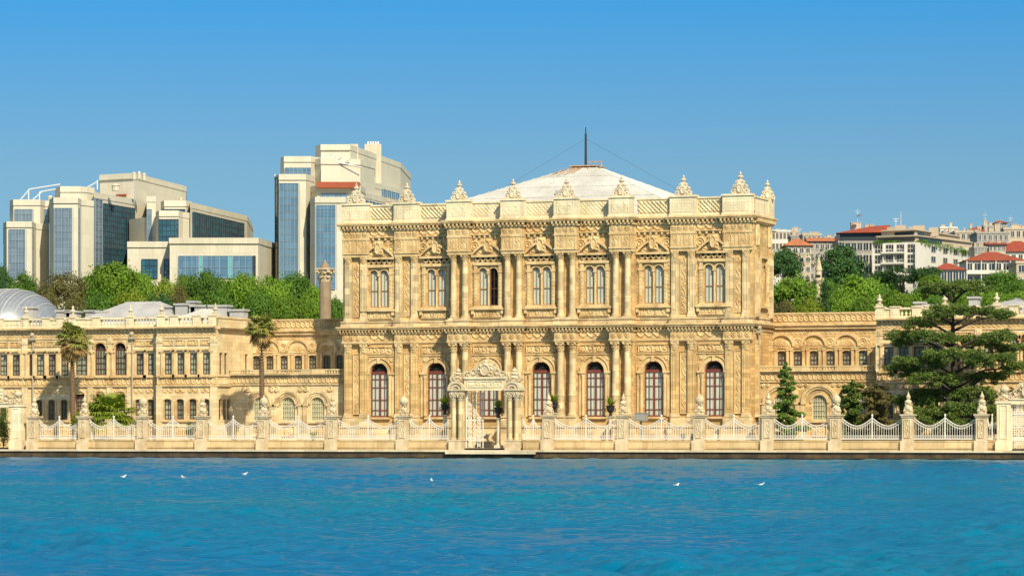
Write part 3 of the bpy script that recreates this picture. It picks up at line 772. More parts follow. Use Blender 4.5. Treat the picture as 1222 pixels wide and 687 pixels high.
    mb.relief(x - 1.65, x + 1.65, zh(421.5), zh(411.5), y - .012, pat_frame(pat_scroll, .12), .16)
    mb.box(x - 1.75, x + 1.75, y - .12, y + .02, zh(423.4), zh(422))
    mb.box(x - .16, x + .16, y - .34, y + .02, LW[1] - .05, LW[1] + .5)
    mb.box(x - 1.25, x + 1.25, y - .3, y + .02, LW[0] - .22, LW[0] - .02)
    mb.build('arch_surround', 'carved', pal)

# --- windows
def archpts(w, h, rise, n=10):
    zs = h - rise
    return [(-w / 2, 0), (w / 2, 0)] + ([(w / 2 * math.cos(math.pi * i / n), zs + rise * math.sin(math.pi * i / n)) for i in range(n + 1)] if rise > .02 else [(w / 2, h), (-w / 2, h)])
def make_window(w, h, rise, wood, curtain, parent, fw=.09, hb=(), vb=(), fan=False, transom=None, fold=.35):
    mb = MB(); zs = h - rise
    mb.box(-w / 2, -w / 2 + fw, -.05, .05, 0, zs); mb.box(w / 2 - fw, w / 2, -.05, .05, 0, zs); mb.box(-w / 2 + fw, w / 2 - fw, -.05, .05, 0, fw * 1.3)
    if rise > .02: mb.ring_arch(0, zs, w / 2 - fw, w / 2, -.05, .05, 12, rise / (w / 2))
    else: mb.box(-w / 2 + fw, w / 2 - fw, -.05, .05, h - fw, h)
    for z, t in hb: mb.box(-w / 2 + fw, w / 2 - fw, -.04, .03, z * h - t / 2, z * h + t / 2)
    for xx, t in vb: mb.box(xx * w - t / 2, xx * w + t / 2, -.045, .035, fw, zs if (rise > .02 and fan) else h - fw * .5 - (rise * .12))
    f = local_build(mb, 'window', wood, parent)
    if fan:
        k = MB()
        for i in range(1, 6):
            a = math.pi * i / 6; k.tube([(0, 0, zs), ((w / 2 - fw) * math.cos(a), 0, zs + (rise - fw) * math.sin(a))], .025, 4)
        k.ring_arch(0, zs, w * .2, w * .2 + .05, -.03, .03, 10)
        local_build(k, 'fanlight', 'darkwood', f)
    p = MB(); pts = archpts(w - fw, h - fw / 2, max(0, rise - fw / 2)); p.add([(a, .01, b) for a, b in pts], [tuple(range(len(pts)))])
    local_build(p, 'pane', 'pane', f)
    if curtain:
        c = MB(); n = 24; top = (zs if fan else h)
        gap = fold * w * .04
        for s_ in (-1, 1):
            vs = []; nn = 14
            for j in range(nn + 1):
                u = j / nn; xx = s_ * (gap + (w / 2 - gap) * u); yy = .07 + .025 * math.sin(u * 30)
                zt = h - .01
                if rise > .02 and not fan: zt = min(h, zs + rise * math.sqrt(max(0, 1 - min(1, (xx / (w / 2))) ** 2)))
                else: zt = top
                vs += [(xx, yy, .02), (xx, yy, zt)]
            c.add(vs, [(2 * j, 2 * j + 2, 2 * j + 3, 2 * j + 1) for j in range(nn)])
        local_build(c, 'curtain', curtain, f)
    return f
ORG2 = pal
wu = make_window(up_w, UW[1] - UW[0], up_w / 2, 'goldwood', 'curtain', pal, .07, ((.45, .07),), ((0, .03),), fold=.2)
wud = None
first = True; NODARK = (BAYS[2], 1)
for c in BAYS:
    for s_ in (-1, 1):
        if c == BAYS[2] and s_ == 1: continue
        o = wu if first else copy_tree(wu, pal); first = False
        local(o, XC + c + s_ * (up_w + up_g) / 2, face_y(c) + .16, UW[0])
for s_ in (-1, 1):
    o = copy_tree(wu, pal); local(o, XC + HW - .30, 3.4 + s_ * .56, UW[0], R(90))
wdk = make_window(up_w, UW[1] - UW[0], up_w / 2, 'brownwood', None, pal, .07, ((.45, .07), (.25, .03), (.7, .03)), ((0, .03),))
wdk['label'] = 'dark uncurtained window'
local(wdk, XC + BAYS[2] + (up_w + up_g) / 2, CD + .16, UW[0])
lh = LW[1] - LW[0]; lsp = (lh - lw_w / 2) / lh
wl = make_window(lw_w, lh, lw_w / 2, 'cedarwood', 'curtain', pal, .11, ((lsp, .26), (lsp - .12, .05), (.32, .05), (.55, .05), (.13, .05)), ((0, .16), (-.26, .035), (.26, .035)), fan=True, fold=1.2)
for i, c in enumerate(BAYS):
    o = wl if i == 0 else copy_tree(wl, pal); local(o, XC + c, face_y(c) + .22, LW[0])
# dark red drape in second and fourth window
# dark interior floor slab so that rooms read as rooms
mb = MB(); mb.box(XC - 15.5, XC + 13.0, DEEP + .01, 34, 1.0, zctop - .1)
mb.build('rear_wall', 'wall', pal)

# --- hall roof
RX, RY = X(701, 17), 17.0
zap = ZT(199.5, T(701, 17)); zrb = zpar - 1.6
mb = MB(); hx, hy = 16.6, 15.0; ax = 1.0
base = [(RX - hx, RY - hy, zrb), (RX + hx, RY - hy, zrb), (RX + hx, RY + hy, zrb), (RX - hx, RY + hy, zrb)]
top = [(RX - ax, RY - ax, zap), (RX + ax, RY - ax, zap), (RX + ax, RY + ax, zap), (RX - ax, RY + ax, zap)]
mb.add(base + top, [(0, 1, 5, 4), (1, 2, 6, 5), (2, 3, 7, 6), (3, 0, 4, 7), (4, 5, 6, 7)])
roof = mb.build('roof', 'roofpale', pal)
mb = MB()                                         # standing seams
for side in range(4):
    A, B = Vector(base[side]), Vector(base[(side + 1) % 4]); C_, D_ = Vector(top[side]), Vector(top[(side + 1) % 4])
    nn = Vector(((B - A).cross(C_ - A))).normalized() * .03
    n = 44
    for i in range(n + 1):
        u = i / n; p = A.lerp(B, u)
        mid = C_.lerp(D_, .5); L = (B - A).length; half = L / 2; dx = abs(u - .5) * L
        f = max(0, 1 - (dx - ax) / (half - ax)) if dx > ax else 1
        upv = ((C_ + D_) / 2 - (A + B) / 2); q = p + upv * f
        if f > .03: mb.tube([p + nn, q + nn], .035, 4)
    for r_ in (.2, .4, .6, .8):
        mb.tube([A.lerp(C_, r_) + nn, B.lerp(D_, r_) + nn], .02, 4)
mb.build('roof_seam', 'roofpale', roof)
mb = MB(); mb.box(RX - 1.5, RX + 1.5, RY - 1.5, RY + 1.5, zap - .02, zap + .10); mb.box(RX + .4, RX + 2.1, RY - 1.2, RY - 1.1, zap + .4, zap + .5); mb.box(RX + 1.9, RX + 2.0, RY - 1.2, RY - 1.1, zap, zap + .4)
mb.build('roof_cap', 'rust_stain', roof)
A, B = Vector(base[0]), Vector(base[1]); C_ = (Vector(top[0]) + Vector(top[1])) / 2; nn = (B - A).cross(C_ - A).normalized() * .05
rs = random.Random(12)
for i in range(9):
    u0 = rs.uniform(-1.6, 1.0); ln = rs.uniform(.06, .26); w_ = rs.uniform(.05, .16); upv = C_ - (A + B) / 2
    p0 = C_ + Vector((u0 * .6, 0, 0)) + nn; p1 = C_ + Vector((u0 * 2.0 - .8, 0, 0)) - upv * ln + nn; d_ = Vector((w_, 0, 0))
    mb = MB(); mb.add([tuple(p0 - d_), tuple(p0 + d_), tuple(p0.lerp(p1, .6) + d_ * .9), tuple(p1), tuple(p0.lerp(p1, .5) - d_ * .7)], [(0, 4, 3, 2, 1)]); mb.build('rust_streak', 'rust_stain', roof)
for (u, f) in ((.5, .45), (.28, .1), (.66, .12), (.72, .14)):
    mb = MB(); A, B = Vector(base[0]), Vector(base[1]); C_ = (Vector(top[0]) + Vector(top[1])) / 2
    p = A.lerp(B, u) + (C_ - (A + B) / 2) * f
    mb.box(p.x - .45, p.x + .45, p.y - .3, p.y + .5, p.z - .1, p.z + .42)
    mb.build('roof_hatch', 'lead', roof)
mb = MB(); zp = ZT(152, T(701, 17))
mb.lathe([(.14, zap), (.12, zap + 3.5), (.07, zap + 3.6), (.05, zp)], X(699, 17), 17, 8)
mb.tube([(X(699, 17), 17, zap + 3.0), (X(699, 17) - 12, 12, zrb + 1.5)], .012, 3); mb.tube([(X(699, 17), 17, zap + 3.0), (X(699, 17) + 15, 12, zrb + 1.5)], .012, 3)
mb.build('flagpole', 'darkwood', pal)

# --- parapet finials (scrolled crest carrying an urn)
URN = [(.10, 0), (.20, .04), (.12, .14), (.24, .30), (.30, .42), (.22, .54), (.10, .60), (.16, .68), (.09, .78), (.14, .86), (.05, 1.0), (.01, 1.12)]
def crest_finial(w, h):
    mb = MB(); pts = [(-.5, 0), (.5, 0), (.52, .08), (.40, .14), (.46, .26), (.34, .30), (.36, .42), (.22, .46), (.22, .60), (.10, .64), (-.10, .64), (-.22, .60), (-.22, .46), (-.36, .42), (-.34, .30), (-.46, .26), (-.40, .14), (-.52, .08)]
    mb.extr([(a * w, b * h) for a, b in pts], -.22, .22)
    for s_ in (-1, 1):
        for (a, b, r) in ((.38, .13, .13), (.30, .36, .10), (.16, .54, .08)):
            mb.ring_arch(s_ * a * w, b * h, r * w * .45, r * w, -.32, .32, 10, 1, 0, 2 * math.pi)
    mb.relief(-.24 * w, .24 * w, .06 * h, .5 * h, -.24, cart, .16, .05); 
    mb.lathe([(r * w * .62, .62 * h + z * h * .36) for r, z in URN], 0, 0, 10)
    return mb
fin = local_build(crest_finial(1.62, 2.0), 'parapet_finial', 'finial', pal)
fsm = []
zf = zpar + .2
pos = [(c, -1.2 if abs(c) < 10 else -.15, 1.0) for c in (-CP3, -CP2, -CP1, CP1, CP2, CP3)] + [(HW - 1.3, -.15, 1.1), (-CP4, -.15, 1.05)]
for i, (c, y, s_) in enumerate(pos):
    o = fin if i == 0 else copy_tree(fin, pal); local(o, XC + c, y, zf); o.scale = (s_, 1, s_)
o = copy_tree(fin, pal); local(o, XC + HW - .3, 6.1, zpar, R(20)); o.scale = (.9, 1, 1.0)
o = copy_tree(fin, pal); local(o, XC - HW + 2.6, 6.1, zpar - .1); o.scale = (.8, 1, .62)

# ================================================================== wings and galleries (same palace)
def zw(y): return Z(125, y, -1)
zWp, zWc, zWcb = zw(379), zw(391), zw(394.5)
zUw = (zw(447.5), zw(422)); zUa = (zw(447.5), zw(409)); zBand = (zw(460.5), zw(449)); zLw = (zw(500.5), zw(476)); zLa = (zw(493), zw(467))
def urn_mesh(h): 
    mb = MB(); mb.box(-.28, .28, -.28, .28, 0, .25); mb.lathe([(r, .25 + z * (h - .25) / 1.12) for r, z in URN], 0, 0, 8); return mb
win_protos = {}
def win(kind, x, y, z0, w, h, rz=0):
    key = (kind, round(w, 2), round(h, 2))
    if key not in win_protos:
        if kind == 'rect': f = make_window(w, h, 0, 'brownwood', 'blind', pal, .08, ((.5, .06), (.25, .03), (.75, .03)), ((0, .04),))
        elif kind == 'low': f = make_window(w, h, .25, 'brownwood', 'blind', pal, .08, ((.5, .06), (.25, .03), (.75, .03)), ((0, .04),))
        elif kind == 'arch': f = make_window(w, h, w / 2, 'brownwood', 'blind', pal, .09, ((.38, .05), ((h - w / 2) / h, .1), (.2, .04), (.55, .04)), ((0, .06), (-.25, .03), (.25, .03)), fan=True)
        elif kind == 'grille': f = make_window(w, h, w / 2, 'cream_blind', 'cream_blind', pal, .08, ((.2, .04), (.4, .04), (.6, .04), (.75, .04)), ((0, .05), (-.17, .04), (.17, .04), (-.33, .04), (.33, .04)))
        win_protos[key] = f; o = f
    else: o = copy_tree(win_protos[key], pal)
    return local(o, x, y, z0, rz)

def wing_facade(xa, xb, d, uwins, lwins, back=16, wallname='wing_wall', tall_cor=True):
    """uwins/lwins: lists (x, w, kind)"""
    zu = {'rect': zUw, 'low': zUw, 'arch': zUa}; zl = {'rect': zLw, 'low': zLw, 'arch': zLa}
    ru = {'rect': 0, 'low': .25}; mb = MB()
    opu = [(x, w, zu[k][0], zu[k][1], w / 2 if k == 'arch' else ru[k]) for x, w, k in uwins]
    opl = [(x, w, zl[k][0], zl[k][1], w / 2 if k == 'arch' else ru[k]) for x, w, k in lwins]
    zm = (zBand[0] + zBand[1]) / 2
    mb.wall(xa, xb, zm, zWc, d, opu, .35); mb.wall(xa, xb, .9, zm, d, opl, .35)
    mb.quad((xa, d + back, .9), (xa, d, .9), (xa, d, zWc), (xa, d + back, zWc))
    mb.quad((xb, d + back, .9), (xa, d + back, .9), (xa, d + back, zWc), (xb, d + back, zWc))
    mb.quad((xa, d, zWc - .02), (xb, d, zWc - .02), (xb, d + back, zWc - .02), (xa, d + back, zWc - .02))
    mb.build(wallname, 'wing', pal)
    for x, w, k in uwins: win(k, x, d + .16, zu[k][0], w, zu[k][1] - zu[k][0])
    for x, w, k in lwins: win(k, x, d + .16, zl[k][0], w, zl[k][1] - zl[k][0])
    t = MB()
    t.box(xa, xb, d - .55, d + .3, zWc - .14, zWc + .02); t.box(xa, xb, d - .42, d + .1, zWc - .28, zWc - .143); t.box(xa, xb, d - .12, d + .02, zWcb - .25, zWcb - .08)
    n = int((xb - xa) / .42)
    for i in range(n):
        x = xa + (xb - xa) * (i + .5) / n; t.box(x - .09, x + .09, d - .34, d + .02, zWcb - .078, zWc - .283)
    t.box(xa, xb, d - .10, d + .02, zw(404.5), zw(402.8))
    t.relief(xa, xb, zw(402.4), zWcb - .3, d - .012, pat_scroll if False else pat_swag, .08)
    t.box(xa, xb, d - .16, d + .02, zBand[1] - .1, zBand[1] + .05)
    t.relief(xa + .02, xb - .02, zBand[0] + .1, zBand[1] - .15, d - .04, pat_guilloche, .09, .06)
    t.box(xa, xb, d - .2, d + .02, zBand[0] - .08, zBand[0] + .08)
    t.box(xa, xb, d - .18, d + .02, .9, 1.9)
    allw = sorted(uwins)
    for x, w, k in uwins:
        for s_ in (-1, 1):
            px_ = x + s_ * (w / 2 + .26)
            t.lathe([(.16, zUw[0]), (.15, zUw[1] - .1), (.24, zUw[1] + .12)], px_, d - .14, 8)
            t.box(px_ - .24, px_ + .24, d - .34, d + .02, zUw[1] + .12, zUw[1] + .26); t.box(px_ - .2, px_ + .2, d - .3, d, zUw[0] - .3, zUw[0])
        if k == 'arch':
            t.ring_arch(x, zUa[1] - w / 2, w / 2 + .02, w / 2 + .26, d - .16, d + .02, 14)
        else:
            t.box(x - w / 2 - .3, x + w / 2 + .3, d - .22, d + .02, zUw[1] + .27, zUw[1] + .42)
            t.relief(x - w / 2 - .25, x + w / 2 + .25, zw(413.5), zw(406.5), d - .01, pat_frame(pat_scroll, .1), .12)
        t.box(x - w / 2 - .35, x + w / 2 + .35, d - .24, d + .02, zUw[0] - .28, zUw[0] - .05)
    for x, w, k in lwins:
        zt = zl[k][1]; z0 = zl[k][0]
        for s_ in (-1, 1): t.box(x + s_ * (w / 2 + .1) - .1, x + s_ * (w / 2 + .1) + .1, d - .12, d + .02, z0 - .1, zt - .2)
        t.ring_arch(x, zt - (.25 if k != 'arch' else w / 2), w / 2 + .02, w / 2 + .2, d - .14, d + .02, 12, .5 if k != 'arch' else 1)
        t.box(x - w / 2 - .3, x + w / 2 + .3, d - .2, d + .02, z0 - .25, z0 - .05)
        t.relief(x - w / 2 - .2, x + w / 2 + .2, zw(470), zw(463.5), d - .01, pat_swag, .1)
        t.relief(x - w / 2 - .25, x + w / 2 + .25, zw(520), zw(508), d - .185 if False else d - .012, pat_frame(pat_rosettes, .1), .12)
    t.build('wing_trim', 'carved', pal)
def wing_parapet(xa, xb, d, piers, balus):
    t = MB(); t.box(xa, xb, d, d + .35, zWc + .023, zWc + .25); t.box(xa, xb, d - .08, d + .42, zWp - .18, zWp)
    ps = sorted(piers)
    for p in ps:
        t.box(p - .45, p + .45, d - .1, d + .5, zWc + .023, zWp - .183); t.box(p - .52, p + .52, d - .16, d + .55, zWp + .003, zWp + .12)
        t.relief(p - .3, p + .3, zWc + .3, zWp - .3, d - .103, pat_frame(pat_rosettes, .08), .06)
    edges = [xa] + [q for p in ps for q in (p - .45, p + .45)] + [xb]
    for i in range(0, len(edges), 2):
        a, b = edges[i], edges[i + 1]
        if b - a < .5: 
            if b > a: t.box(a, b, d, d + .35, zWc + .25, zWp - .183)
            continue
        if balus(i // 2):
            n = max(2, int((b - a) / .34))
            for k in range(n):
                x = a + (b - a) * (k + .5) / n
                hh = zWp - .18 - zWc - .25
                t.lathe([(.07, 0), (.13, hh * .3), (.06, hh * .6), (.11, hh)], x, d + .17, 6, zWc + .25)
        else:
            t.box(a, b, d + .03, d + .33, zWc + .25, zWp - .183); t.relief(a + .2, b - .2, zWc + .35, zWp - .28, d + .026, pat_frame(pat_scroll, .1), .08)
    t.build('wing_parapet', 'parapet', pal)
urn = None
def place_urn(x, y, z):
    global urn
    if urn is None: urn = local_build(urn_mesh(1.25), 'parapet_urn', 'finial', pal); o = urn
    else: o = copy_tree(urn, pal)
    local(o, x, y, z)

dL1, dL2, dLo, dUp = -1.0, -2.0, 1.2, 7.0
L = lambda p, d: X(p, d)
wr, wa = .72, 1.25
xl0 = X(-60, dL1); xl1 = X(187, dL2); xl2 = X(259, dL2)
uw = [(L(p, dL1), .85 if p != 37 else .45, 'rect') for p in (-40, -26, -11, 4, 19, 37, 48, 62, 77)] + [(L(97, dL1), 1.3, 'rect'), (L(120, dL1), 1.3, 'arch'), (L(144, dL1), 1.3, 'arch'), (L(167, dL1), .85, 'rect'), (L(180.5, dL1), .8, 'rect')]
lw = [(L(p, dL1), .8, 'low') for p in (-26, -11, 4, 19, 47, 62, 77)] + [(L(96, dL1), 1.15, 'arch'), (L(120, dL1), 1.15, 'arch'), (L(144, dL1), 1.15, 'arch'), (L(166, dL1), .8, 'low'), (L(180.5, dL1), .8, 'low')]
wing_facade(xl0, xl1 - .003, dL1, uw, lw, 18)
uw = [(L(p, dL2), .78, 'rect') for p in (200.5, 215.5, 230.5, 246)]; lw = [(L(p, dL2), .85, 'low') for p in (200.5, 215.5, 230.5, 246)]
wing_facade(xl1, xl2, dL2, uw, lw, 19)
wing_parapet(xl0, xl1, dL1, [L(p, dL1) for p in (-40, 0, 30, 55, 72, 86, 115, 155)], lambda i: i in (3, 5, 7, 8))
wing_parapet(xl1, xl2, dL2, [xl1 + .5, xl2 - .5, L(208, dL2), L(235, dL2)], lambda i: i in (1, 2, 3))
for p in (30, 86, 155): place_urn(L(p, dL1), dL1 + .2, zWp + .12)
for p in (192, 256): place_urn(L(p, dL2), dL2 + .2, zWp + .12)
for p in (86, 148):
    t = MB()
# drain pipes with hoppers
for p, d in ((40.5, dL1), (159, dL1), (907, 1.2)):
    t = MB(); x = L(p, d); t.tube([(x, d - .25, 1.2), (x, d - .25, zw(405))], .09, 6); t.box(x - .3, x + .3, d - .5, d - .02, zw(405), zw(401)); t.ball((x, d - .4, zw(399)), .28, 8)
    t.build('drainpipe', 'pipe', pal)
# return wall of the left wing, facing right
def side_wall(xs, d0, d1, ups, los, name):
    mb = MB(); zm = (zBand[0] + zBand[1]) / 2
    mb.M = Matrix.Translation((xs, d0, 0)) @ Matrix.Rotation(R(90), 4, 'Z')
    mb.wall(0, d1 - d0, zm, zWc, 0, [(y, .75, zUw[0], zUw[1], 0) for y in ups], .35)
    mb.wall(0, d1 - d0, .9, zm, 0, [(y, .75, zLw[0], zLw[1], .25) for y in los], .35)
    for z0, z1, o in ((zWc - .14, zWc + .02, .5), (zWc - .28, zWc - .143, .38), (zBand[1] - .1, zBand[1] + .05, .14), (zBand[0] - .08, zBand[0] + .08, .18)):
        mb.box(0, d1 - d0, -o, .02, z0, z1)
    for i in range(int((d1 - d0) / .42)): mb.box(i * .42 + .1, i * .42 + .28, -.3, .02, zWcb - .078, zWc - .283)
    mb.box(0, d1 - d0, 0, .35, zWc + .023, zWp - .2); mb.box(0, d1 - d0, -.08, .42, zWp - .197, zWp)
    mb.relief(0, d1 - d0, zBand[0] + .1, zBand[1] - .15, -.02, pat_guilloche, .08)
    mb.build(name, 'wing', pal)
    for y in ups: win('rect', xs - .25, d0 + y, zUw[0], .75, zUw[1] - zUw[0], R(90))
    for y in los: win('low', xs - .25, d0 + y, zLw[0], .75, zLw[1] - zLw[0], R(90))
side_wall(xl2, dL2, dL2 + 17, [1.0, 2.2, 7.4], [.8, 1.9, 2.9], 'wing_side_wall')

def gallery(xa, xb, uws, arches, blind, rr, roundels, zc0):
    # upper storey, set back
    mb = MB(); zt0 = zw(448)
    yv = dUp; opu = [(x, .86, zw(443.5), zw(423.5), .18) for x in uws]
    mb.wall(xa, xb, zt0 - 1, zWc - .25, yv, opu, .35)
    mb.quad((xa, yv, zWc - .3), (xb, yv, zWc - .3), (xb, yv + 8, zWc - .3), (xa, yv + 8, zWc - .3))
    mb.quad((xb, yv + 8, 1), (xa, yv + 8, 1), (xa, yv + 8, zWc - .3), (xb, yv + 8, zWc - .3))
    mb.build('gallery_upper_wall', 'wing' if zc0 == 0 else 'wall', pal)
    for x in uws: win('low', x, yv + .16, zw(443.5), .86, zw(423.5) - zw(443.5))
    t = MB(); zc = zWc - .25
    t.box(xa, xb, yv - .5, yv + .2, zc - .12, zc + .02); t.box(xa, xb, yv - .3, yv + .02, zc - .45, zc - .123)
    t.box(xa, xb, yv, yv + .35, zc + .023, zc + .25); t.box(xa, xb, yv - .08, yv + .42, zWp - .25, zWp - .1)
    t.box(xa, xb, yv + .03, yv + .3, zc + .25, zWp - .253); t.relief(xa, xb, zc + .27, zWp - .27, yv + .026, pat_guilloche, .12, .05)
    t.relief(xa, xb, zw(405), zw(400), yv - .012, pat_rosettes, .1)
    t.box(xa, xb, yv - .12, yv + .02, zw(420.5), zw(419.5))
    for x in uws:
        for s_ in (-1, 1):
            t.box(x + s_ * .62 - .13, x + s_ * .62 + .13, yv - .16, yv + .02, zt0, zw(423)); t.box(x + s_ * .62 - .18, x + s_ * .62 + .18, yv - .22, yv + .02, zw(423), zw(421))
        t.ring_arch(x, zw(423.5) - .18, .45, .56, yv - .1, yv + .02, 10, .4)
    for x in blind:
        t.ring_arch(x, zw(418.5), 1.15, 1.35, yv - .2, yv + .02, 14, .95); t.ring_arch(x, zw(418.5), 1.35, 1.5, yv - .12, yv + .02, 14, .95)
        t.relief(x - .8, x + .8, zw(418.5), zw(411.5), yv - .01, pat_shell, .1)
    for x in roundels: disc(t, x, zw(414.5), yv - .01, .5, .16); t.relief(x - .9, x + .9, zw(418.5), zw(410), yv - .005, pat_scroll, .08)
    t.build('gallery_trim', 'carved', pal)
    # ground storey with terrace
    mb = MB(); y = dLo
    opl = [(x, 1.5, zw(502.5), zw(474.5), .75) for x in arches]
    mb.wall(xa, xb, .9, zt0, y, opl, .35); mb.quad((xa, y, zt0 - .01), (xb, y, zt0 - .01), (xb, dUp, zt0 - .01), (xa, dUp, zt0 - .01))
    mb.build('gallery_lower_wall', 'wing' if zc0 == 0 else 'wall', pal)
    for x in arches: win('grille', x, y + .16, zw(502.5), 1.5, zw(474.5) - zw(502.5))
    t = MB()
    t.box(xa, xb, y - .35, y + .1, zt0 - .02, zt0 + .12); t.box(xa, xb, y - .32, y + .02, zw(443), zw(441.6))
    n = int((xb - xa) / .3)
    for k in range(n):
        x = xa + (xb - xa) * (k + .5) / n; hh = zw(443) - zt0 - .12
        if (k // 9) % 2 == 0: t.lathe([(.07, 0), (.11, hh * .4), (.07, hh)], x, y - .18, 6, zt0 + .12)
        else: t.box(x - .15, x + .15, y - .3, y - .08, zt0 + .12, zw(443))
    t.relief(xa, xb, zw(458), zw(450.5), y - .03, pat_guilloche, .1, .055); t.box(xa, xb, y - .15, y + .02, zw(460), zw(458.6)); t.box(xa, xb, y - .12, y + .02, zw(450), zw(449))
    for x in arches:
        zs = zw(474.5) - .75
        t.ring_arch(x, zs, .77, .95, y - .12, y + .02, 14); t.ring_arch(x, zs, rr - .28, rr, y - .24, y + .02, 18); t.ring_arch(x, zs, rr - .5, rr - .3, y - .14, y + .02, 18); 
        for s_ in (-1, 1):
            t.box(x + s_ * (rr - .12) - .22, x + s_ * (rr - .12) + .22, y - .2, y + .02, 1.8, zs - .16); t.box(x + s_ * (rr - .12) - .35, x + s_ * (rr - .12) + .35, y - .28, y + .02, zs - .157, zs)
            a = x + s_ * (rr + .25); b = x + s_ * (rr * .62); t.relief(min(a, b), max(a, b), zs + rr * .82, zw(461), y - .01, pat_scroll, .14)
        t.box(x - 1., x + 1., y - .2, y + .02, zw(505), zw(503.2)); t.relief(x - .75, x + .75, zw(521), zw(508), y - .012, pat_frame(pat_rosettes, .12), .14)
    t.box(xa, xb, y - .16, y + .02, .9, 1.8)
    t.build('terrace_trim', 'carved' if zc0 else 'pale', pal)
xg1 = XC - HW
gallery(xl2 + .0, xg1, [X(p, dUp) for p in (306, 322, 339, 356, 373, 390, 406)], [X(p, dLo) for p in (310, 344, 379)], [X(p, dUp) for p in (322, 356, 390)], 1.5, [X(p, dUp) for p in (339, 373)], 0)
xr0 = XC + HW; dR = -.3; xr1 = X(1046, dR)
gallery(xr0, xr1, [X(p, dUp) for p in (933, 952, 971.5, 991, 1010.5, 1030)], [X(p, dLo) for p in (932, 978, 1024)], [X(p, dUp) for p in (933, 971.5, 1010.5)], 1.85, [X(p, dUp) for p in (952, 991, 1030)], 1)
# right wing
xr2 = X(1300, dR)
uw = [(X(p, dR), .95, 'rect') for p in (1060.5, 1078.5, 1096.5, 1114.5)] + [(X(p, dR), .9, 'rect') for p in (1142, 1156, 1180, 1196)] + [(X(1209.5, dR), 1.0, 'arch'), (X(1226, dR), 1.3, 'arch')]
lw = [(X(p, dR), .9, 'low') for p in (1060.5, 1078.5, 1096.5, 1114.5, 1142, 1156, 1180)] + [(X(1205, dR), 1.2, 'arch'), (X(1228, dR), 1.2, 'arch')]
wing_facade(xr1, xr2, dR, uw, lw, 22)
wing_parapet(xr1, xr2, dR, [X(p, dR) for p in (1050, 1068, 1094, 1110, 1127, 1160, 1189, 1210, 1240)], lambda i: i in (2, 4, 6, 8))
for p in (1049, 1127, 1189): place_urn(X(p, dR), dR + .2, zWp + .12)
# pilasters on wings
for p, d in ((131.5, dL1), (108.5, dL1), (155.5, dL1), (30, dL1), (190.5, dL2), (255, dL2), (1049.5, dR), (1128, dR), (1168, dR), (188, dL1)):
    t = MB(); x = X(p, d); t.box(x - .34, x + .34, d - .16, d + .02, 1.9, zBand[0]); t.box(x - .34, x + .34, d - .16, d + .02, zBand[1] + .05, zw(403)); t.relief(x - .3, x + .3, zw(409), zw(404), d - .163, pat_rosettes, .1)
    t.box(x - .42, x + .42, d - .22, d + .02, zw(410), zw(409))
    t.build('wing_pilaster', 'wing', pal)
# lead roofs behind the wings
def hip(x0, x1, y0, y1, zb, zt, name, m, ins):
    mb = MB(); mb.add([(x0, y0, zb), (x1, y0, zb), (x1, y1, zb), (x0, y1, zb), (x0 + ins, (y0 + y1) / 2, zt), (x1 - ins, (y0 + y1) / 2, zt)],
           [(0, 1, 5, 4), (1, 2, 5), (2, 3, 4, 5), (3, 0, 4)])
    o = mb.build(name, m, pal); s_ = MB(); n = int((x1 - x0) / .8)
    for i in range(1, n):
        x = x0 + (x1 - x0) * i / n; f = min(1, (x - x0) / ins, (x1 - x) / ins)
        s_.tube([(x, y0, zb + .03), (x, y0 + (y1 - y0) / 2 * f, zb + (zt - zb) * f + .03)], .04, 4)
    s_.build('roof_seam', m, o); return o
hip(X(92, 6), X(232, 6), 2, 14, zWc + .3, ZT(360, T(160, 8)), 'wing_roof', 'lead', 5)
hip(X(196, 2), X(262, 2), 0, 12, zWc + .3, ZT(367, T(225, 6)), 'wing_roof', 'roofpale', 3)
hip(X(1120, 2), X(1260, 2), 3, 20, zWc + .3, ZT(355, T(1200, 10)), 'wing_roof', 'lead', 6)
# ribbed glazed vault over the stair hall
mb = MB(); vx0, vx1 = X(-50, 14), X(68, 14); vz = zWc + .2; vh = ZT(345, T(20, 14)) - vz; ny, nxv = 12, 30; vs = []
for i in range(nxv + 1):
    x = vx0 + (vx1 - vx0) * i / nxv; e = min(1, (vx1 - x) / 5.5); e = math.sqrt(max(0, 1 - (1 - e) ** 2))
    for j in range(ny + 1):
        a = math.pi * j / ny; vs.append((x, 14 - 7 * e * math.cos(a) * 1.0, vz + vh * e * math.sin(a)))
mb.add(vs, [(i * (ny + 1) + j, (i + 1) * (ny + 1) + j, (i + 1) * (ny + 1) + j + 1, i * (ny + 1) + j + 1) for i in range(nxv) for j in range(ny)])
vault = mb.build('glass_vault', 'glassroof', pal, smooth=True)
s_ = MB()
for i in range(0, nxv, 1): s_.tube([Vector(vs[i * (ny + 1) + j]) + Vector((0, 0, .04)) for j in range(ny + 1)], .03 if i % 3 else .07, 4)
s_.build('vault_rib', 'lead', vault)
# chimneys and plant boxes on the wing roofs
for p, y0, y1, w in ((37, 366, 376, 1.1), (78, 370, 377, 1.6), (88, 371, 377, 1.2), (110, 370, 377, 1.0), (124, 371, 377, 1.6), (203, 365, 376, .9), (220, 362, 376, 1.6), (231, 359, 376, .8), (240, 364, 376, 1.9), (262, 364, 380, 2.2), (285, 369, 382, 1.6), (1112, 363, 372, 1.4), (1163, 354, 366, .9), (1098, 360, 370, .8)):
    d = 6.0; x = X(p, d); mb = MB(); z1 = Z(p, y0, d); mb.box(x - w / 2, x + w / 2, d - .6, d + .6, zWc - .3, z1 - .2); mb.box(x - w / 2 - .15, x + w / 2 + .15, d - .75, d + .75, z1 - .197, z1)
    mb.build('chimney', 'lead', pal)

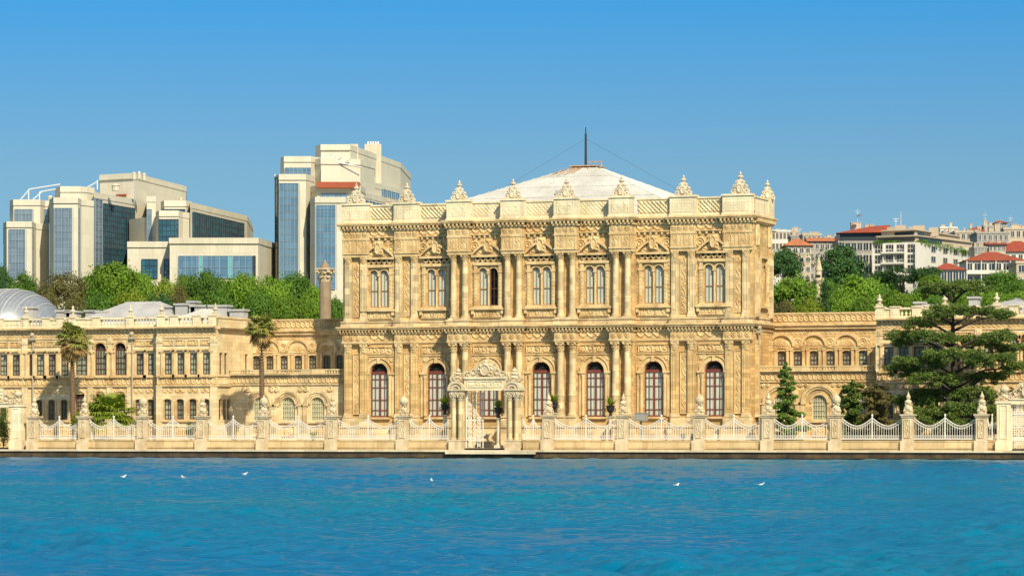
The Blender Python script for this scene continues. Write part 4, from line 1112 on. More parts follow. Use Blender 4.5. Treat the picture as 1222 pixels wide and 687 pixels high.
# ================================================================== WATERFRONT FENCE AND GATES
dF = -10.0
zfb = .84
def fz(y, px=611): return Z(px, y, dF)
FIN_A = [(.42, 0), (.46, .12), (.30, .22), (.34, .34), (.44, .52), (.40, .70), (.24, .84), (.20, .92), (.32, 1.02), (.36, 1.14), (.26, 1.30), (.12, 1.40), (.20, 1.50), (.22, 1.62), (.14, 1.80), (.05, 1.98), (.02, 2.15)]
FIN_B = [(.42, 0), (.46, .12), (.30, .22), (.36, .40), (.42, .60), (.26, .78), (.16, .90), (.30, 1.02), (.42, 1.22), (.45, 1.40), (.40, 1.60), (.24, 1.76), (.10, 1.84), (.06, 1.96), (.02, 2.1)]
def pillar_parts(mbx, x, h, w=.5):
    mbx.box(x - w - .14, x + w + .14, dF - w - .14, dF + w + .14, zfb + .003, zfb + .95)
    mbx.box(x - w, x + w, dF - w, dF + w, zfb + .95, h - .25); mbx.box(x - w - .1, x + w + .1, dF - w - .1, dF + w + .1, h - .25, h - .10); mbx.box(x - w - .18, x + w + .18, dF - w - .18, dF + w + .18, h - .097, h + .03)
    mbx.relief(x - w * .65, x + w * .65, zfb + 1.15, h - .45, dF - w - .003, pat_frame(pat_cand, .09), .09, .05)
zpt = fz(496) + .05
def finial_mesh(prof):
    mb = MB(); mb.lathe(prof, 0, 0, 12)
    for k in range(4):
        a = math.pi / 4 + k * math.pi / 2
        mb.ball((.36 * math.cos(a), .36 * math.sin(a), .36), .16, 6); mb.ball((.30 * math.cos(a), .30 * math.sin(a), .92), .10, 6)
        mb.tube([(.42 * math.cos(a), .42 * math.sin(a), .05), (.50 * math.cos(a), .50 * math.sin(a), .30), (.34 * math.cos(a), .34 * math.sin(a), .60)], .07, 5)
    return mb
FINM = {}
def fence(name, pxs, kinds, label, x_start=None, x_end=None):
    root = wempty(name, (X(pxs[0], dF), dF, zfb), label, 'fence')
    xs = [X(p, dF) for p in pxs]
    for i, x in enumerate(xs):
        if kinds[i] is None: continue
        mb = MB(); pillar_parts(mb, x, zpt); p = mb.build('fence_pillar', 'pillar', root)
        fm = finial_mesh(FIN_A if kinds[i] == 'a' else FIN_B); fm.v = [(v[0] * 1.0 + x, v[1] + dF, v[2] + zpt + .03) for v in fm.v]
        fm.build('pillar_finial', 'pillar', p)
    ends = []
    for i in range(len(xs) - 1): ends.append((xs[i] + (.5 if kinds[i] else 0), xs[i + 1] - (.5 if kinds[i + 1] else 0)))
    if x_start is not None: ends.insert(0, (x_start, xs[0] - .5))
    if x_end is not None: ends.append((xs[-1] + .5, x_end))
    for a, b in ends:
        mb = MB(); mb.box(a + (.142), b - .142, dF - .32, dF + .32, zfb + .003, zfb + .85); mb.box(a + .142, b - .142, dF - .38, dF + .38, zfb + .853, zfb + .95)
        mb.build('plinth_wall', 'plinth', root)
        mb = MB(); z0 = zfb + 1.05; zlo, zhi = fz(508.5), fz(499); half = (b - a) / 2
        mb.box(a, b, dF - .05, dF + .05, z0, z0 + .10); mb.box(a, b, dF - .04, dF + .04, z0 + .32, z0 + .37)
        def cz(x):
            s_ = ((x - a) / half) % 1.0 if x < b - 1e-6 else 1.0
            return zlo + (zhi - zlo) * abs(2 * s_ - 1) ** 1.7
        n = 28; top = [a + (b - a) * k / n for k in range(n + 1)]
        mb.tube([(x, dF, cz(x)) for x in top], .042, 5); mb.tube([(x, dF, cz(x) - .26) for x in top], .03, 5)
        nb = max(4, int((b - a) / .235)); nb += nb % 2
        for k in range(1, nb):
            x = a + (b - a) * k / nb; thick = .018 if k != nb // 2 else .055
            mb.box(x - thick, x + thick, dF - thick, dF + thick, z0 + .1, cz(x) - .26)
            if k % 1 == 0: mb.ring_arch(x, cz(x) - .13, .06, .085, dF - .02, dF + .02, 6, 1, 0, 2 * math.pi)
            mb.ring_arch(x - (b - a) / nb / 2, z0 + .21, .07, .09, dF - .015, dF + .015, 6, 1, 0, 2 * math.pi)
            if k != nb // 2: mb.add([(x - .05, dF, z0 + 1.0), (x, dF - .02, z0 + .93), (x + .05, dF, z0 + 1.0), (x, dF, z0 + 1.1)], [(0, 1, 2, 3)])
        xm = (a + b) / 2; mb.box(xm - .05, xm + .05, dF - .05, dF + .05, zhi - .26, zhi + .12); mb.ball((xm, dF, zhi + .22), .10, 6, 1.5)
        mb.build('railing_panel', 'iron', root)
    return root
gcx0, gcx1 = X(547, dF), X(614, dF)
fence('waterfront_fence', [41, 101, 171, 242, 315, 397, 482], ['a', 'a', 'b', 'a', 'b', 'a', 'b'], 'white scalloped railing on stone pillars left of the tall sea gate', None, gcx0 - .84)
fence('waterfront_fence', [655, 744, 835, 917, 998, 1084, 1172], ['a', 'a', 'b', 'a', 'b', 'a', 'a'], 'white scalloped railing on stone pillars from the tall sea gate past the cedar', gcx1 + .84, X(1190, dF))

# central sea gate
def scroll_crest(mb, cx, z0, w, h, y):
    n = 5
    mb.extr([(cx - w / 2, z0), (cx + w / 2, z0), (cx + w * .42, z0 + h * .30), (cx + w * .24, z0 + h * .42), (cx + w * .15, z0 + h * .78), (cx, z0 + h), (cx - w * .15, z0 + h * .78), (cx - w * .24, z0 + h * .42), (cx - w * .42, z0 + h * .30)], y - .12, y + .12)
    for s_ in (-1, 1):
        for (a, b, r) in ((.40, .20, .15), (.28, .34, .17), (.17, .56, .15), (.10, .82, .12), (.46, .12, .12)):
            mb.ring_arch(cx + s_ * a * w, z0 + b * h, r * h * .8, r * h * 1.35, y - .24, y + .24, 10, 1, 0, 2 * math.pi)
    mb.relief(cx - .2 * w, cx + .2 * w, z0 + .05 * h, z0 + .95 * h, y - .2, cart, .25, .05)
    mb.ball((cx, y, z0 + h * 1.02), .16 * h, 8)
gate = wempty('sea_gate', ((gcx0 + gcx1) / 2, dF, zfb), 'ornate tall marble gate with paired columns, scrolled crest and open white iron leaves', 'gate')
zg = lambda y: fz(y, 580)
for cx in (gcx0, gcx1):
    mb = MB(); mb.box(cx - .76, cx + .76, dF - .75, dF + .75, zfb + .003, zg(526)); mb.box(cx - .82, cx + .82, dF - .8, dF + .8, zg(526), zg(524.5))
    mb.build('gate_base', 'pillar', gate)
for cx in (gcx0, gcx1):
    for s_ in (-.36, .36):
        for yy in (-.35, .3):
            p = MB(); p.lathe([(.31, 0), (.31, .12), (.25, .22), (.25, 1.0), (.215, zg(479) - zg(524.5))], cx + s_, dF + yy, 12, zg(524.5))
            po = p.build('gate_column', 'pale', gate); k = MB()
            c = capital(.55, .65); k.add([(v[0] + cx + s_, v[1] + dF + yy, v[2] + zg(479)) for v in c.v], c.f)
            k.build('capital', 'pillar', po)
    e = MB(); e.box(cx - .74, cx + .74, dF - .65, dF + .65, zg(471.5), zg(466)); e.relief(cx - .7, cx + .7, zg(471.4), zg(466.2), dF - .654, pat_scroll, .1); e.box(cx - .86, cx + .86, dF - .82, dF + .82, zg(466) + .003, zg(464))
    e.ring_arch(cx, zg(464), .62, .86, dF - .8, dF + .6, 14, .9); e.ring_arch(cx, zg(464), .30, .45, dF - .78, dF + .6, 10, .9); e.relief(cx - .7, cx + .7, zg(464), zg(456.5), dF - .6, pat_shell, .15)
    e.box(cx - .6, cx + .6, dF - .6, dF + .5, zg(464) + .003, zg(459))
    e.build('gate_entablature', 'pillar', gate)
    fmesh = finial_mesh(FIN_A); f2 = MB(); zz = zg(454.5); sc = (zg(438) - zz) / 2.15
    f2.add([(v[0] * 1.35 + cx, v[1] + dF, v[2] * sc + zz) for v in fmesh.v], fmesh.f)
    for s_ in (-1, 1): f2.ring_arch(cx + s_ * .5, zz + .25, .12, .3, dF - .3, dF + .3, 10, 1, 0, 2 * math.pi)
    f2.build('gate_finial', 'pillar', gate)
l0, l1 = gcx0 + .75, gcx1 - .75
mb = MB(); mb.box(l0, l1, dF - .40, dF + .40, zg(464), zg(452)); mb.box(l0, l1, dF - .55, dF + .55, zg(452) + .003, zg(449.5)); mb.box(l0, l1, dF - .48, dF + .48, zg(465.8), zg(464) - .003)
mb.relief(l0 + .3, l1 - .3, zg(462.5), zg(454), dF - .404, pat_frame(pat_scroll, .12), .09)
lin = mb.build('gate_lintel', 'parapet', gate)
mb = MB(); scroll_crest(mb, (gcx0 + gcx1) / 2, zg(449.5) + .003, (l1 - l0) * 1.0, zg(432) - zg(449.5), dF - .1); mb.build('gate_crest', 'pillar', gate)
def gate_leaf(x, y, rz, w, h, root, name='gate_leaf'):
    mb = MB(); t = .05
    mb.box(0, .09, -t, t, 0, h); mb.box(w - .09, w, -t, t, 0, h)
    for z in (0, .9, 1.1, h * .5, h * .78, h - .1): mb.box(.09, w - .09, -t, t, z, z + .08)
    for k in range(1, 6):
        xx = w * k / 6; mb.box(xx - .02, xx + .02, -.02, .02, .08, h - .1)
    for zc in np.arange(.45, h, .44):
        for k in (1.5, 4.5): mb.ring_arch(w * k / 6, float(zc), .10, .17, -.03, .03, 8, 1, 0, 2 * math.pi)
        mb.ring_arch(w / 2, float(zc) + .2, .13, .2, -.04, .04, 8, 1, 0, 2 * math.pi)
    me = local_build(mb, name, 'iron', root); og = ORG[root.name]; me.location = (x - og[0], y - og[1], zfb + .04 - og[2]); me.rotation_euler = (0, 0, rz)
gh = zg(468) - zfb
gate_leaf(l0 - .02, dF + .1, R(62), 2.3, gh, gate); gate_leaf(l1 + .02, dF + .1, R(112), 2.3, gh, gate)
# smaller gates at both edges of the picture
def side_gate(pxa, pxb, label, lab2):
    a, b = X(pxa, dF), X(pxb, dF); g = wempty('sea_gate', ((a + b) / 2, dF, zfb), label, 'gate')
    for x in (a, b):
        mb = MB(); mb.box(x - .62, x + .62, dF - .6, dF + .6, zfb + .003, fz(483)); mb.box(x - .72, x + .72, dF - .7, dF + .7, fz(483), fz(480)); mb.box(x - .75, x + .75, dF - .72, dF + .72, zfb + .006, zfb + .9)
        mb.relief(x - .4, x + .4, zfb + 1.1, fz(485), dF - .604, pat_frame(lambda U, V, w, h: np.zeros_like(U), .1), .07)
        mb.build('gate_pier', 'parapet', g)
        f = finial_mesh(FIN_B); m2 = MB(); m2.add([(v[0] + x, v[1] + dF, v[2] * .75 + fz(480)) for v in f.v], f.f); m2.build('gate_finial', 'pillar', g)
    mb = MB(); mb.box(a + .62, b - .62, dF - .4, dF + .4, fz(484), fz(479)); mb.box(a + .5, b - .5, dF - .5, dF + .5, fz(479) + .003, fz(477.5)); mb.build('gate_lintel', 'parapet', g)
    mb = MB(); scroll_crest(mb, (a + b) / 2, fz(477.5) + .003, (b - a) * .85, fz(459) - fz(477.5), dF); mb.build('gate_crest', 'pillar', g)
    w = (b - a - 1.24) / 2; gh = fz(485) - zfb
    if lab2: gate_leaf(a + .64, dF, 0, w, gh, g); gate_leaf(a + .64 + w, dF, 0, w, gh, g)
side_gate(1199, 1252, 'pale stone gate with closed white lattice leaves at the right edge beside the cedar', True)
side_gate(-28, 22, 'pale stone gate with scrolled crest cut off by the left edge of the photo', False)

# ================================================================== FREESTANDING COLUMN, MINARET
t = T(388, 24); cx = X(388, 24); root = wempty('memorial_column', (cx, 24, 1), 'round brown stone column with carved capital rising behind the left gallery', 'column')
mb = MB(); z0, z1, z2, z3 = 1.0, ZT(337, t), ZT(320, t), ZT(313, t)
mb.lathe([(.95, z0), (.68, z0 + 1), (.66, z1)], cx, 24, 20); mb.build('shaft', 'brickcol', root)
c = capital(1.55, z2 - z1); mb = MB(); mb.add([(v[0] + cx, v[1] + 24, v[2] + z1) for v in c.v], c.f); mb.build('capital', 'pillar', root)
mb = MB(); mb.lathe([(.55, z2), (.52, z2 + .4), (.3, z3 - .3), (.02, z3 + .3)], cx, 24, 12); mb.build('cap', 'brickcol', root)

# ================================================================== FOLIAGE
def crown(seed, rx, ry, rz, nclump, nleaf, leaf, flat=.0, hollow=.45, spread=.22, base=-.6):
    rng = np.random.RandomState(seed); out = []
    # lobes give the crown an uneven outline
    lob = rng.normal(size=(9, 3)); lob /= np.linalg.norm(lob, axis=1)[:, None]; lob[:, 2] = np.abs(lob[:, 2]) * .9 - .15
    amp = rng.uniform(.10, .34, 9)
    C = []
    while len(C) < nclump:
        v = rng.normal(size=3); v /= np.linalg.norm(v)
        if v[2] < base: continue
        rad = .70 + float(np.max(amp * np.clip((lob @ v) * 2.2 - 1.2, 0, 1)))
        r = rad * (hollow + (1 - hollow) * rng.uniform() ** .45); C.append(v * r)
    C = np.array(C); cs = rng.uniform(.5, 1.25, nclump)
    per = nleaf // nclump
    for c, s_ in zip(C, cs):
        p = rng.normal(size=(per, 3)) * spread * s_ * .55; p[:, 2] *= .75
        out.append(c + p)
    P = np.vstack(out) * np.array([rx, ry, rz]); n = len(P)
    nrm = P / (np.linalg.norm(P, axis=1)[:, None] + 1e-6) + rng.normal(size=(n, 3)) * .75 + np.array([0, 0, .25]); nrm /= np.linalg.norm(nrm, axis=1)[:, None]
    a = np.cross(nrm, rng.normal(size=(n, 3))); a /= np.linalg.norm(a, axis=1)[:, None]; b = np.cross(nrm, a)
    sz = leaf * rng.uniform(.55, 1.3, n)[:, None]
    q = np.stack([P - a * sz, P - b * sz * .6, P + a * sz, P + b * sz * .6], 1).reshape(-1, 3)
    return q
def tree_trunk(seed, h, r, spread):
    rnd_ = random.Random(seed); mb = MB()
    mb.tube([(0, 0, -1.5), (0.1, 0, h * .25), (rnd_.uniform(-.3, .3), 0, h * .5), (rnd_.uniform(-.4, .4), rnd_.uniform(-.4, .4), h * .8)], r, 7, r * .35)
    for i in range(6):
        a = rnd_.uniform(0, 6.28); z = h * rnd_.uniform(.3, .5)
        mb.tube([(0, 0, z), (math.cos(a) * spread * .35, math.sin(a) * spread * .35, z + h * .15), (math.cos(a) * spread * .75, math.sin(a) * spread * .75, z + h * .32)], r * .45, 5, r * .12)
    return mb
CROWNS = {}
def crown_obj(kind, seed):
    """unit-size trees: height 12 m, radius 5.5"""
    key = (kind, seed)
    if key not in CROWNS:
        n, cl, lf, hol, spr = {'bright': (9000, 75, .26, .5, .30), 'mid': (9000, 75, .26, .5, .30), 'dark': (9500, 70, .26, .5, .30), 'olive': (5200, 80, .22, .35, .26), 'yellow': (7500, 75, .24, .45, .28)}[kind]
        q = crown(seed * 13 + hash(kind) % 7 if False else seed * 13 + len(kind), 5.4, 5.4, 4.6, cl, n, lf, 0, hol, spr)
        q[:, 2] += 7.6
        tr = tree_trunk(seed, 12, .32, 5)
        me = bpy.data.meshes.new('trunk'); me.from_pydata(tr.v, [], tr.f); me.materials.append(M['trunk']); me.update()
        o = np_obj('crown', q, LF[kind]); cm = o.data; bpy.data.objects.remove(o)
        CROWNS[key] = (cm, me)
    return CROWNS[key]
NTREE = [0]
def tree(kind, px, ytop, wpx, t, label, group, name='tree', zb=None, asp=1.0):
    x, y = W(px, t); zt = ZT(ytop, t); wm = wpx * t / F; g = hill(x, y)
    sx = wm / 2 / 5.2; hh = zt - g
    crown_h = wm * asp
    cm, tm = crown_obj(kind, NTREE[0] % 4 + 1); NTREE[0] += 1
    r = empty(name, (x, y, g), label, 'tree', group, rz=NTREE[0] * 1.3)
    c = bpy.data.objects.new('crown', cm); COL.objects.link(c); c.parent = r
    # crown mesh spans z 3.6..12.2 -> keep its top at tree height
    sz = min(hh / 12.2, sx * 1.25 * asp) if hh > 3 else .3
    sz = max(sz, hh / 12.2 * .55)
    c.scale = (sx, sx, sz); c.location = (0, 0, hh - 12.0 * sz)
    tr = bpy.data.objects.new('trunk', tm); COL.objects.link(tr); tr.parent = r; tr.scale = (sx, sx, max(.3, (hh - 2) / 12))
    return r
GL = 'broadleaf trees on the slope behind the left wing'
KN = {'bright': 'bright green', 'mid': 'mid green', 'dark': 'dark green', 'olive': 'thin olive brown', 'yellow': 'yellow green'}
left = [
 ('dark', 2, 316, 26, 560, 'at the very left edge below the left glass hotel bay'), ('mid', 30, 322, 34, 470, 'below the leftmost glass bay of the low hotel'),
 ('olive', 80, 321, 62, 480, 'with bare twigs below the second glass bay of the low hotel'), ('bright', 134, 308, 62, 470, 'tallest below the dark teal hotel facade'),
 ('olive', 52, 333, 34, 440, 'low between the vault and the hotel bays'), ('mid', 108, 325, 36, 500, 'half hidden left of the tallest bright tree'),
 ('bright', 166, 322, 40, 500, 'below the left end of the hotel podium'), ('yellow', 197, 328, 44, 450, 'with a low spreading crown under the podium windows'),
 ('olive', 212, 334, 34, 430, 'small beside the yellow green crown'), ('mid', 243, 319, 44, 460, 'below the podium glass and left of its aqua strips'),
 ('bright', 221, 325, 30, 490, 'narrow just left of the podium glass'), ('bright', 292, 321, 50, 455, 'broad below the right part of the podium glass'),
 ('mid', 268, 328, 34, 480, 'between the two crowns under the podium glass'), ('bright', 325, 327, 46, 440, 'at the foot of the gap between podium and glass tower'),
 ('mid', 352, 323, 44, 450, 'below the left bay of the glass tower'), ('bright', 376, 336, 34, 425, 'just left of the round stone column'),
 ('mid', 400, 350, 30, 420, 'between the round stone column and the hall corner'), ('mid', 310, 345, 40, 420, 'in shade low behind the left palm top'),
 ('yellow', 155, 341, 44, 410, 'low directly above the grey lead roof'), ('mid', 120, 346, 40, 410, 'low above the left end of the lead roof'),
 ('olive', 92, 345, 40, 415, 'low right beside the glazed vault'), ('dark', 190, 349, 50, 425, 'low behind the wing roof chimneys'), ('mid', 262, 345, 44, 410, 'low behind the wing corner urn'),
 ('bright', 232, 350, 36, 408, 'low behind the plant boxes on the wing roof'), ('bright', 345, 350, 44, 415, 'low behind the left gallery parapet'), ('mid', 18, 336, 36, 425, 'low behind the glazed vault'),
]
for k, px, yt, w, t, l in left: tree(k, px, yt, w, t, f'{KN[k]} tree {l}', GL)
GR = 'broadleaf trees on the slope behind the right gallery'
right = [
 ('dark', 936, 294, 44, 700, 'tall against the hall corner below the classical white house'), ('dark', 1001, 291, 62, 680, 'large and round right behind the minaret'),
 ('bright', 946, 326, 62, 480, 'broad low crown touching the right corner of the hall'), ('olive', 934, 352, 40, 430, 'low at the foot of the hall corner'),
 ('bright', 1028, 326, 64, 520, 'large dome shaped right of the minaret'), ('dark', 1057, 322, 34, 600, 'in front of the balcony apartment block'),
 ('bright', 1112, 325, 34, 560, 'round below the windows of the white apartment block'), ('mid', 985, 331, 36, 560, 'behind the minaret foot'),
 ('mid', 1140, 333, 44, 520, 'behind the top of the cedar'), ('mid', 1194, 321, 48, 560, 'broad below the long red roofed house'), ('mid', 1222, 330, 40, 540, 'cut by the right edge below the red roofs'),
 ('bright', 1004, 346, 44, 440, 'low above the right gallery parapet'), ('bright', 1034, 350, 40, 430, 'low left of the right wing corner urn'), ('yellow', 968, 350, 36, 430, 'low left of the dark cypress'),
 ('bright', 1068, 344, 40, 450, 'low behind the first urn of the right wing'), ('bright', 1096, 341, 40, 460, 'low between the urn and the cedar top'), ('mid', 1120, 350, 34, 440, 'low behind the second urn of the right wing'),
 ('bright', 1160, 338, 40, 470, 'low right of the cedar top'), ('bright', 1188, 344, 40, 450, 'low above the grey roof of the right wing'), ('bright', 1214, 345, 40, 450, 'low at the right edge above the grey roof'),
 ('mid', 1045, 336, 36, 520, 'between the dome shaped crown and the umbrella pine'),
]
for k, px, yt, w, t, l in right: tree(k, px, yt, w, t, f'{KN[k]} tree {l}', GR)

# cypress, umbrella pine
def cloud(cs, n, leaf, seed):
    """cs: list of (x,y,z,rx,ry,rz)"""
    rng = np.random.RandomState(seed); out = []
    vol = np.array([c[3] * c[4] * c[5] for c in cs]); cnt = np.maximum(10, (n * vol ** .7 / np.sum(vol ** .7)).astype(int))
    for c, k in zip(cs, cnt):
        v = rng.normal(size=(k, 3)); v /= np.linalg.norm(v, axis=1)[:, None]; r = rng.uniform(0, 1, k) ** .5
        out.append(np.array(c[:3]) + v * r[:, None] * np.array(c[3:]))
    P = np.vstack(out); n = len(P); nrm = rng.normal(size=(n, 3)) + np.array([0, 0, .6]); nrm /= np.linalg.norm(nrm, axis=1)[:, None]
    a = np.cross(nrm, rng.normal(size=(n, 3))); a /= np.linalg.norm(a, axis=1)[:, None]; b = np.cross(nrm, a); sz = leaf * rng.uniform(.5, 1.3, n)[:, None]
    return np.stack([P - a * sz, P - b * sz * .45, P + a * sz, P + b * sz * .45], 1).reshape(-1, 3)
def tree_custom(name, px, d_or_t, label, kind, clumps, n, leaf, trunk_pts, seed, trunkm='trunk', base=None, world=True, cat='tree', group=None):
    if world: x, y = W(px, d_or_t); g = hill(x, y)
    else: x, y = X(px, d_or_t), d_or_t; g = 1.02
    r = empty(name, (x, y, g), label, cat, group)
    q = cloud(clumps, n, leaf, seed); np_obj('crown', q, LF[kind], r)
    mb = MB()
    for pts, ra, rb in trunk_pts: mb.tube(pts, ra, 6, rb)
    local_build(mb, 'trunk', trunkm, r); return r
cyr = lambda i: .25 + 1.1 * math.sin(math.pi * min(1, (1 - i / 12) * .9 + .08)) ** .8
tt = 430; x, y = W(983, tt); hcy = ZT(342, tt) - hill(x, y)
tree_custom('cypress_tree', 983, tt, 'slim dark cypress standing under the minaret', 'dark', [(0, 0, 1 + (hcy - 1) * i / 12, cyr(i), cyr(i), 1.1) for i in range(13)], 5000, .16, [([(0, 0, -1), (0, 0, hcy * .8)], .2, .05)], 5)
tt = 600; x, y = W(1080, tt); hp = ZT(317, tt) - hill(x, y); rnd_ = random.Random(4)
cl = [(rnd_.uniform(-5.5, 5.5), rnd_.uniform(-4, 4), hp - 1.6 + rnd_.uniform(-1, .9), 1.8, 1.8, .8) for _ in range(16)] + [(rnd_.uniform(-2.6, 2.6), rnd_.uniform(-2, 2), hp - 4 - i * .9, 2.2, 2.2, 1.3) for i in range(10)]
tree_custom('pine_tree', 1078, tt, 'dark flat topped pine before the corner of the white apartment block', 'dark', cl, 9000, .26, [([(0, 0, -1), (0, 0, hp - 2)], .45, .2)], 6)

# minaret
tt = 520; x, y = W(977, tt); s_ = tt / F
root = wempty('minaret', (x, y, hill(x, y)), 'short pale stone minaret with pointed cone and balcony among the trees', 'minaret'); Zm = lambda p: ZT(p, tt)
mb = MB(); mb.lathe([(4.2 * s_, hill(x, y)), (4.2 * s_, Zm(338)), (4.8 * s_, Zm(337.6)), (6.4 * s_, Zm(334.4)), (6.4 * s_, Zm(333.6)), (3.9 * s_, Zm(333.5)), (3.7 * s_, Zm(323)), (4.6 * s_, Zm(322.4)), (4.4 * s_, Zm(321.6))], x, y, 14); sh = mb.build('shaft', 'pillar', root)
mb = MB(); mb.lathe([(4.1 * s_, Zm(321.5)), (3.2 * s_, Zm(317)), (1.2 * s_, Zm(309)), (.3 * s_, Zm(306.5)), (.1 * s_, Zm(303))], x, y, 14); mb.build('spire', 'pillar', root)
mb = MB(); mb.box(x - .35, x + .35, y - 3.8 * s_ - .12, y, Zm(331.5), Zm(328)); mb.build('door', 'darkwood', root)
mb = MB(); mb.lathe([(6.5 * s_, Zm(333.6)), (6.5 * s_, Zm(331.6)), (6.1 * s_, Zm(331.6)), (6.1 * s_, Zm(333.6))], x, y, 14); mb.build('balcony', 'pillar', root)

# palms
def frond_mesh(mb, base, az, el0, L, droop, w, n=7):
    P = []; x, z = 0, 0; el = el0
    for i in range(n + 1):
        P.append((x, z)); x += L / n * math.cos(el); z += L / n * math.sin(el); el -= droop / n
    ca, sa = math.cos(az), math.sin(az)
    return [(base[0] + p[0] * ca, base[1] + p[0] * sa, base[2] + p[1]) for p in P]
def palm(name, px, d, ytop, ycrown, wpx, label, tall=True, seed=1, kind='palm'):
    rnd_ = random.Random(seed); x, y = X(px, d), d; g = 1.02; s_ = T(px, d) / F
    zc = Z(px, ycrown, d) - g; Rr = wpx / 2 * s_
    r = empty(name, (x, y, g), label, 'palm')
    if tall:
        mb = MB(); mb.tube([(0, 0, -.3), (.05, 0, zc * .3), (-.03, 0, zc * .7), (0, 0, zc)], .30, 9, .22)
        for i in range(40):
            z = zc * i / 40; mb.lathe([(.27, z), (.31 - .06 * i / 40, z + .1), (.24, z + .12)], 0, 0, 9)
        local_build(mb, 'trunk', 'palmtrunk', r)
    def fan(nf, els, drs, Lr, m, nm, leafw):
        mb = MB()
        for i in range(nf):
            az = rnd_.uniform(0, 6.28); el = rnd_.uniform(*els); L_ = Rr * 1.35 * rnd_.uniform(*Lr)
            pts = frond_mesh(mb, (0, 0, zc + rnd_.uniform(-.2, .2)), az, el, L_ * .55, rnd_.uniform(*drs) * .5, .1, 4)
            mb.tube(pts, .03, 3, .02)
            e = Vector(pts[-1]); dr = (Vector(pts[-1]) - Vector(pts[-2])).normalized(); sd = dr.cross(Vector((0, 0, 1))).normalized(); up = sd.cross(dr)
            for k in range(13):
                a = R(-75 + 150 * k / 12); ln = L_ * .62 * (.75 + .25 * math.cos(a)) * rnd_.uniform(.85, 1.1)
                v = (dr * math.cos(a) + sd * math.sin(a) + up * .12).normalized(); m1 = e + v * ln * .55; tip = e + v * ln * .95 + Vector((0, 0, -ln * rnd_.uniform(.15, .45)))
                wv = v.cross(up).normalized() * leafw
                mb.add([tuple(e), tuple(m1 + wv), tuple(tip), tuple(m1 - wv)], [(0, 1, 2, 3)])
        local_build(mb, nm, LF[m], r)
    if tall:
        fan(60, (R(-5), R(80)), (.6, 1.5), (.75, 1.05), 'palm', 'frond_crown', .075)
        fan(52, (R(-75), R(-15)), (.3, .9), (.55, .9), 'deadpalm', 'dry_skirt', .08)
    else:
        fan(90, (R(-5), R(85)), (.5, 1.4), (.7, 1.05), 'yellow', 'frond_crown', .09)
    return r
palm('palm_tree', 86.5, -6.5, 388, 407, 38, 'tall fan palm with brown skirt before the arched windows of the left wing', True, 3)
palm('palm_tree', 312.5, -6.5, 377, 394, 34, 'tall fan palm with brown skirt before the left gallery near the hall', True, 8)
palm('palm_tree', 131, -6.5, 470, 497, 52, 'low trunkless fan palm bush behind the railing between the tall palm and the wing step', False, 5)
def bush(px, d, y0, y1, w, label, kind, seed, n=1500, leaf=.09, name='shrub'):
    x = X(px, d); g = 1.02; s_ = T(px, d) / F; zt = Z(px, y0, d) - g; zb = max(0, Z(px, y1, d) - g); ww = w * s_ / 2; rnd_ = random.Random(seed)
    zt = max(zt, zb + .6)
    cl = [(rnd_.uniform(-.6, .6) * ww, rnd_.uniform(-.4, .4) * ww, zb + (zt - zb) * rnd_.uniform(.2, .8), ww * .5, ww * .45, (zt - zb) * .28) for _ in range(9)] + [(0, 0, (zb + zt) / 2, ww * .4, ww * .4, (zt - zb) / 2)]
    r = empty(name, (x, d, g), label, 'shrub'); np_obj('foliage', cloud(cl, n, leaf, seed), LF[kind], r)
    mb = MB(); 
    for k in range(3): mb.tube([(0, 0, 0), ((k - 1) * ww * .3, 0, zb + (zt - zb) * .4)], .05, 5, .02)
    local_build(mb, 'stem', 'trunk', r)
bush(4, -7, 484, 530, 22, 'green shrub inside the gate opening at the left edge', 'mid', 1, 2500)
bush(112, -7.4, 475, 500, 22, 'bright green leafy shrub left of the low fan palm', 'bright', 2, 1500)
bush(228, -7, 502, 526, 16, 'small green shrub behind the railing below the right part of the left wing', 'mid', 3, 1200)
bush(92, -7, 487, 512, 14, 'small yellow green shrub at the foot of the left tall palm', 'yellow', 4, 1000)
bush(374, -7, 514, 526, 9, 'tiny round shrub before the third arched window of the left gallery', 'mid', 5, 600, .06)
bush(815, -7.5, 517, 526, 8, 'small clipped shrub behind the railing left of the two dark planters gap', 'dark', 6, 500, .06)
bush(827, -7.5, 517, 526, 8, 'small clipped shrub behind the railing nearest the ball topped pillar', 'dark', 7, 500, .06)

# conifers in the garden
def conifer(px, d, ytop, ybot, wpx, label, kind, seed, dens=1.0, ragged=.5, trunk='cedartrunk', ex=.6):
    rnd_ = random.Random(seed); x = X(px, d); g = 1.02; s_ = T(px, d) / F; h = Z(px, ytop, d) - g; Rm = wpx * s_ / 2; cl = []; br = []
    n = 46
    for i in range(n):
        f = i / (n - 1); z = h * (.10 + .88 * f); rr = Rm * (1 - f) ** ex * (.75 + .35 * math.sin(i * 1.7)) + .12
        a = i * 2.4 + rnd_.uniform(-.4, .4); L_ = rr * rnd_.uniform(1 - ragged * .6, 1.05)
        tip = (L_ * math.cos(a), L_ * math.sin(a), z - L_ * .12)
        br.append(([(0, 0, z), (tip[0] * .5, tip[1] * .5, z + .05), tip], .05, .015))
        for k in (.35, .6, .85): cl.append((tip[0] * k, tip[1] * k, z - L_ * .1 * k - .05, L_ * .22 + .08, L_ * .22 + .08, .16 + L_ * .06))
    return tree_custom('conifer_tree', px, d, label, kind, cl, int(15000 * dens), .13, [([(0, 0, -.2), (0, 0, h * .97)], .16, .02)] + br, seed, trunk, world=False)
conifer(938, -6, 431, 505, 58, 'small green spruce like conifer at the right corner of the hall', 'conifer', 11)
conifer(1017, -6, 452, 520, 52, 'ragged dark green conifer left of the bronzed one', 'cedar', 12, 1.6, .8, ex=.3)
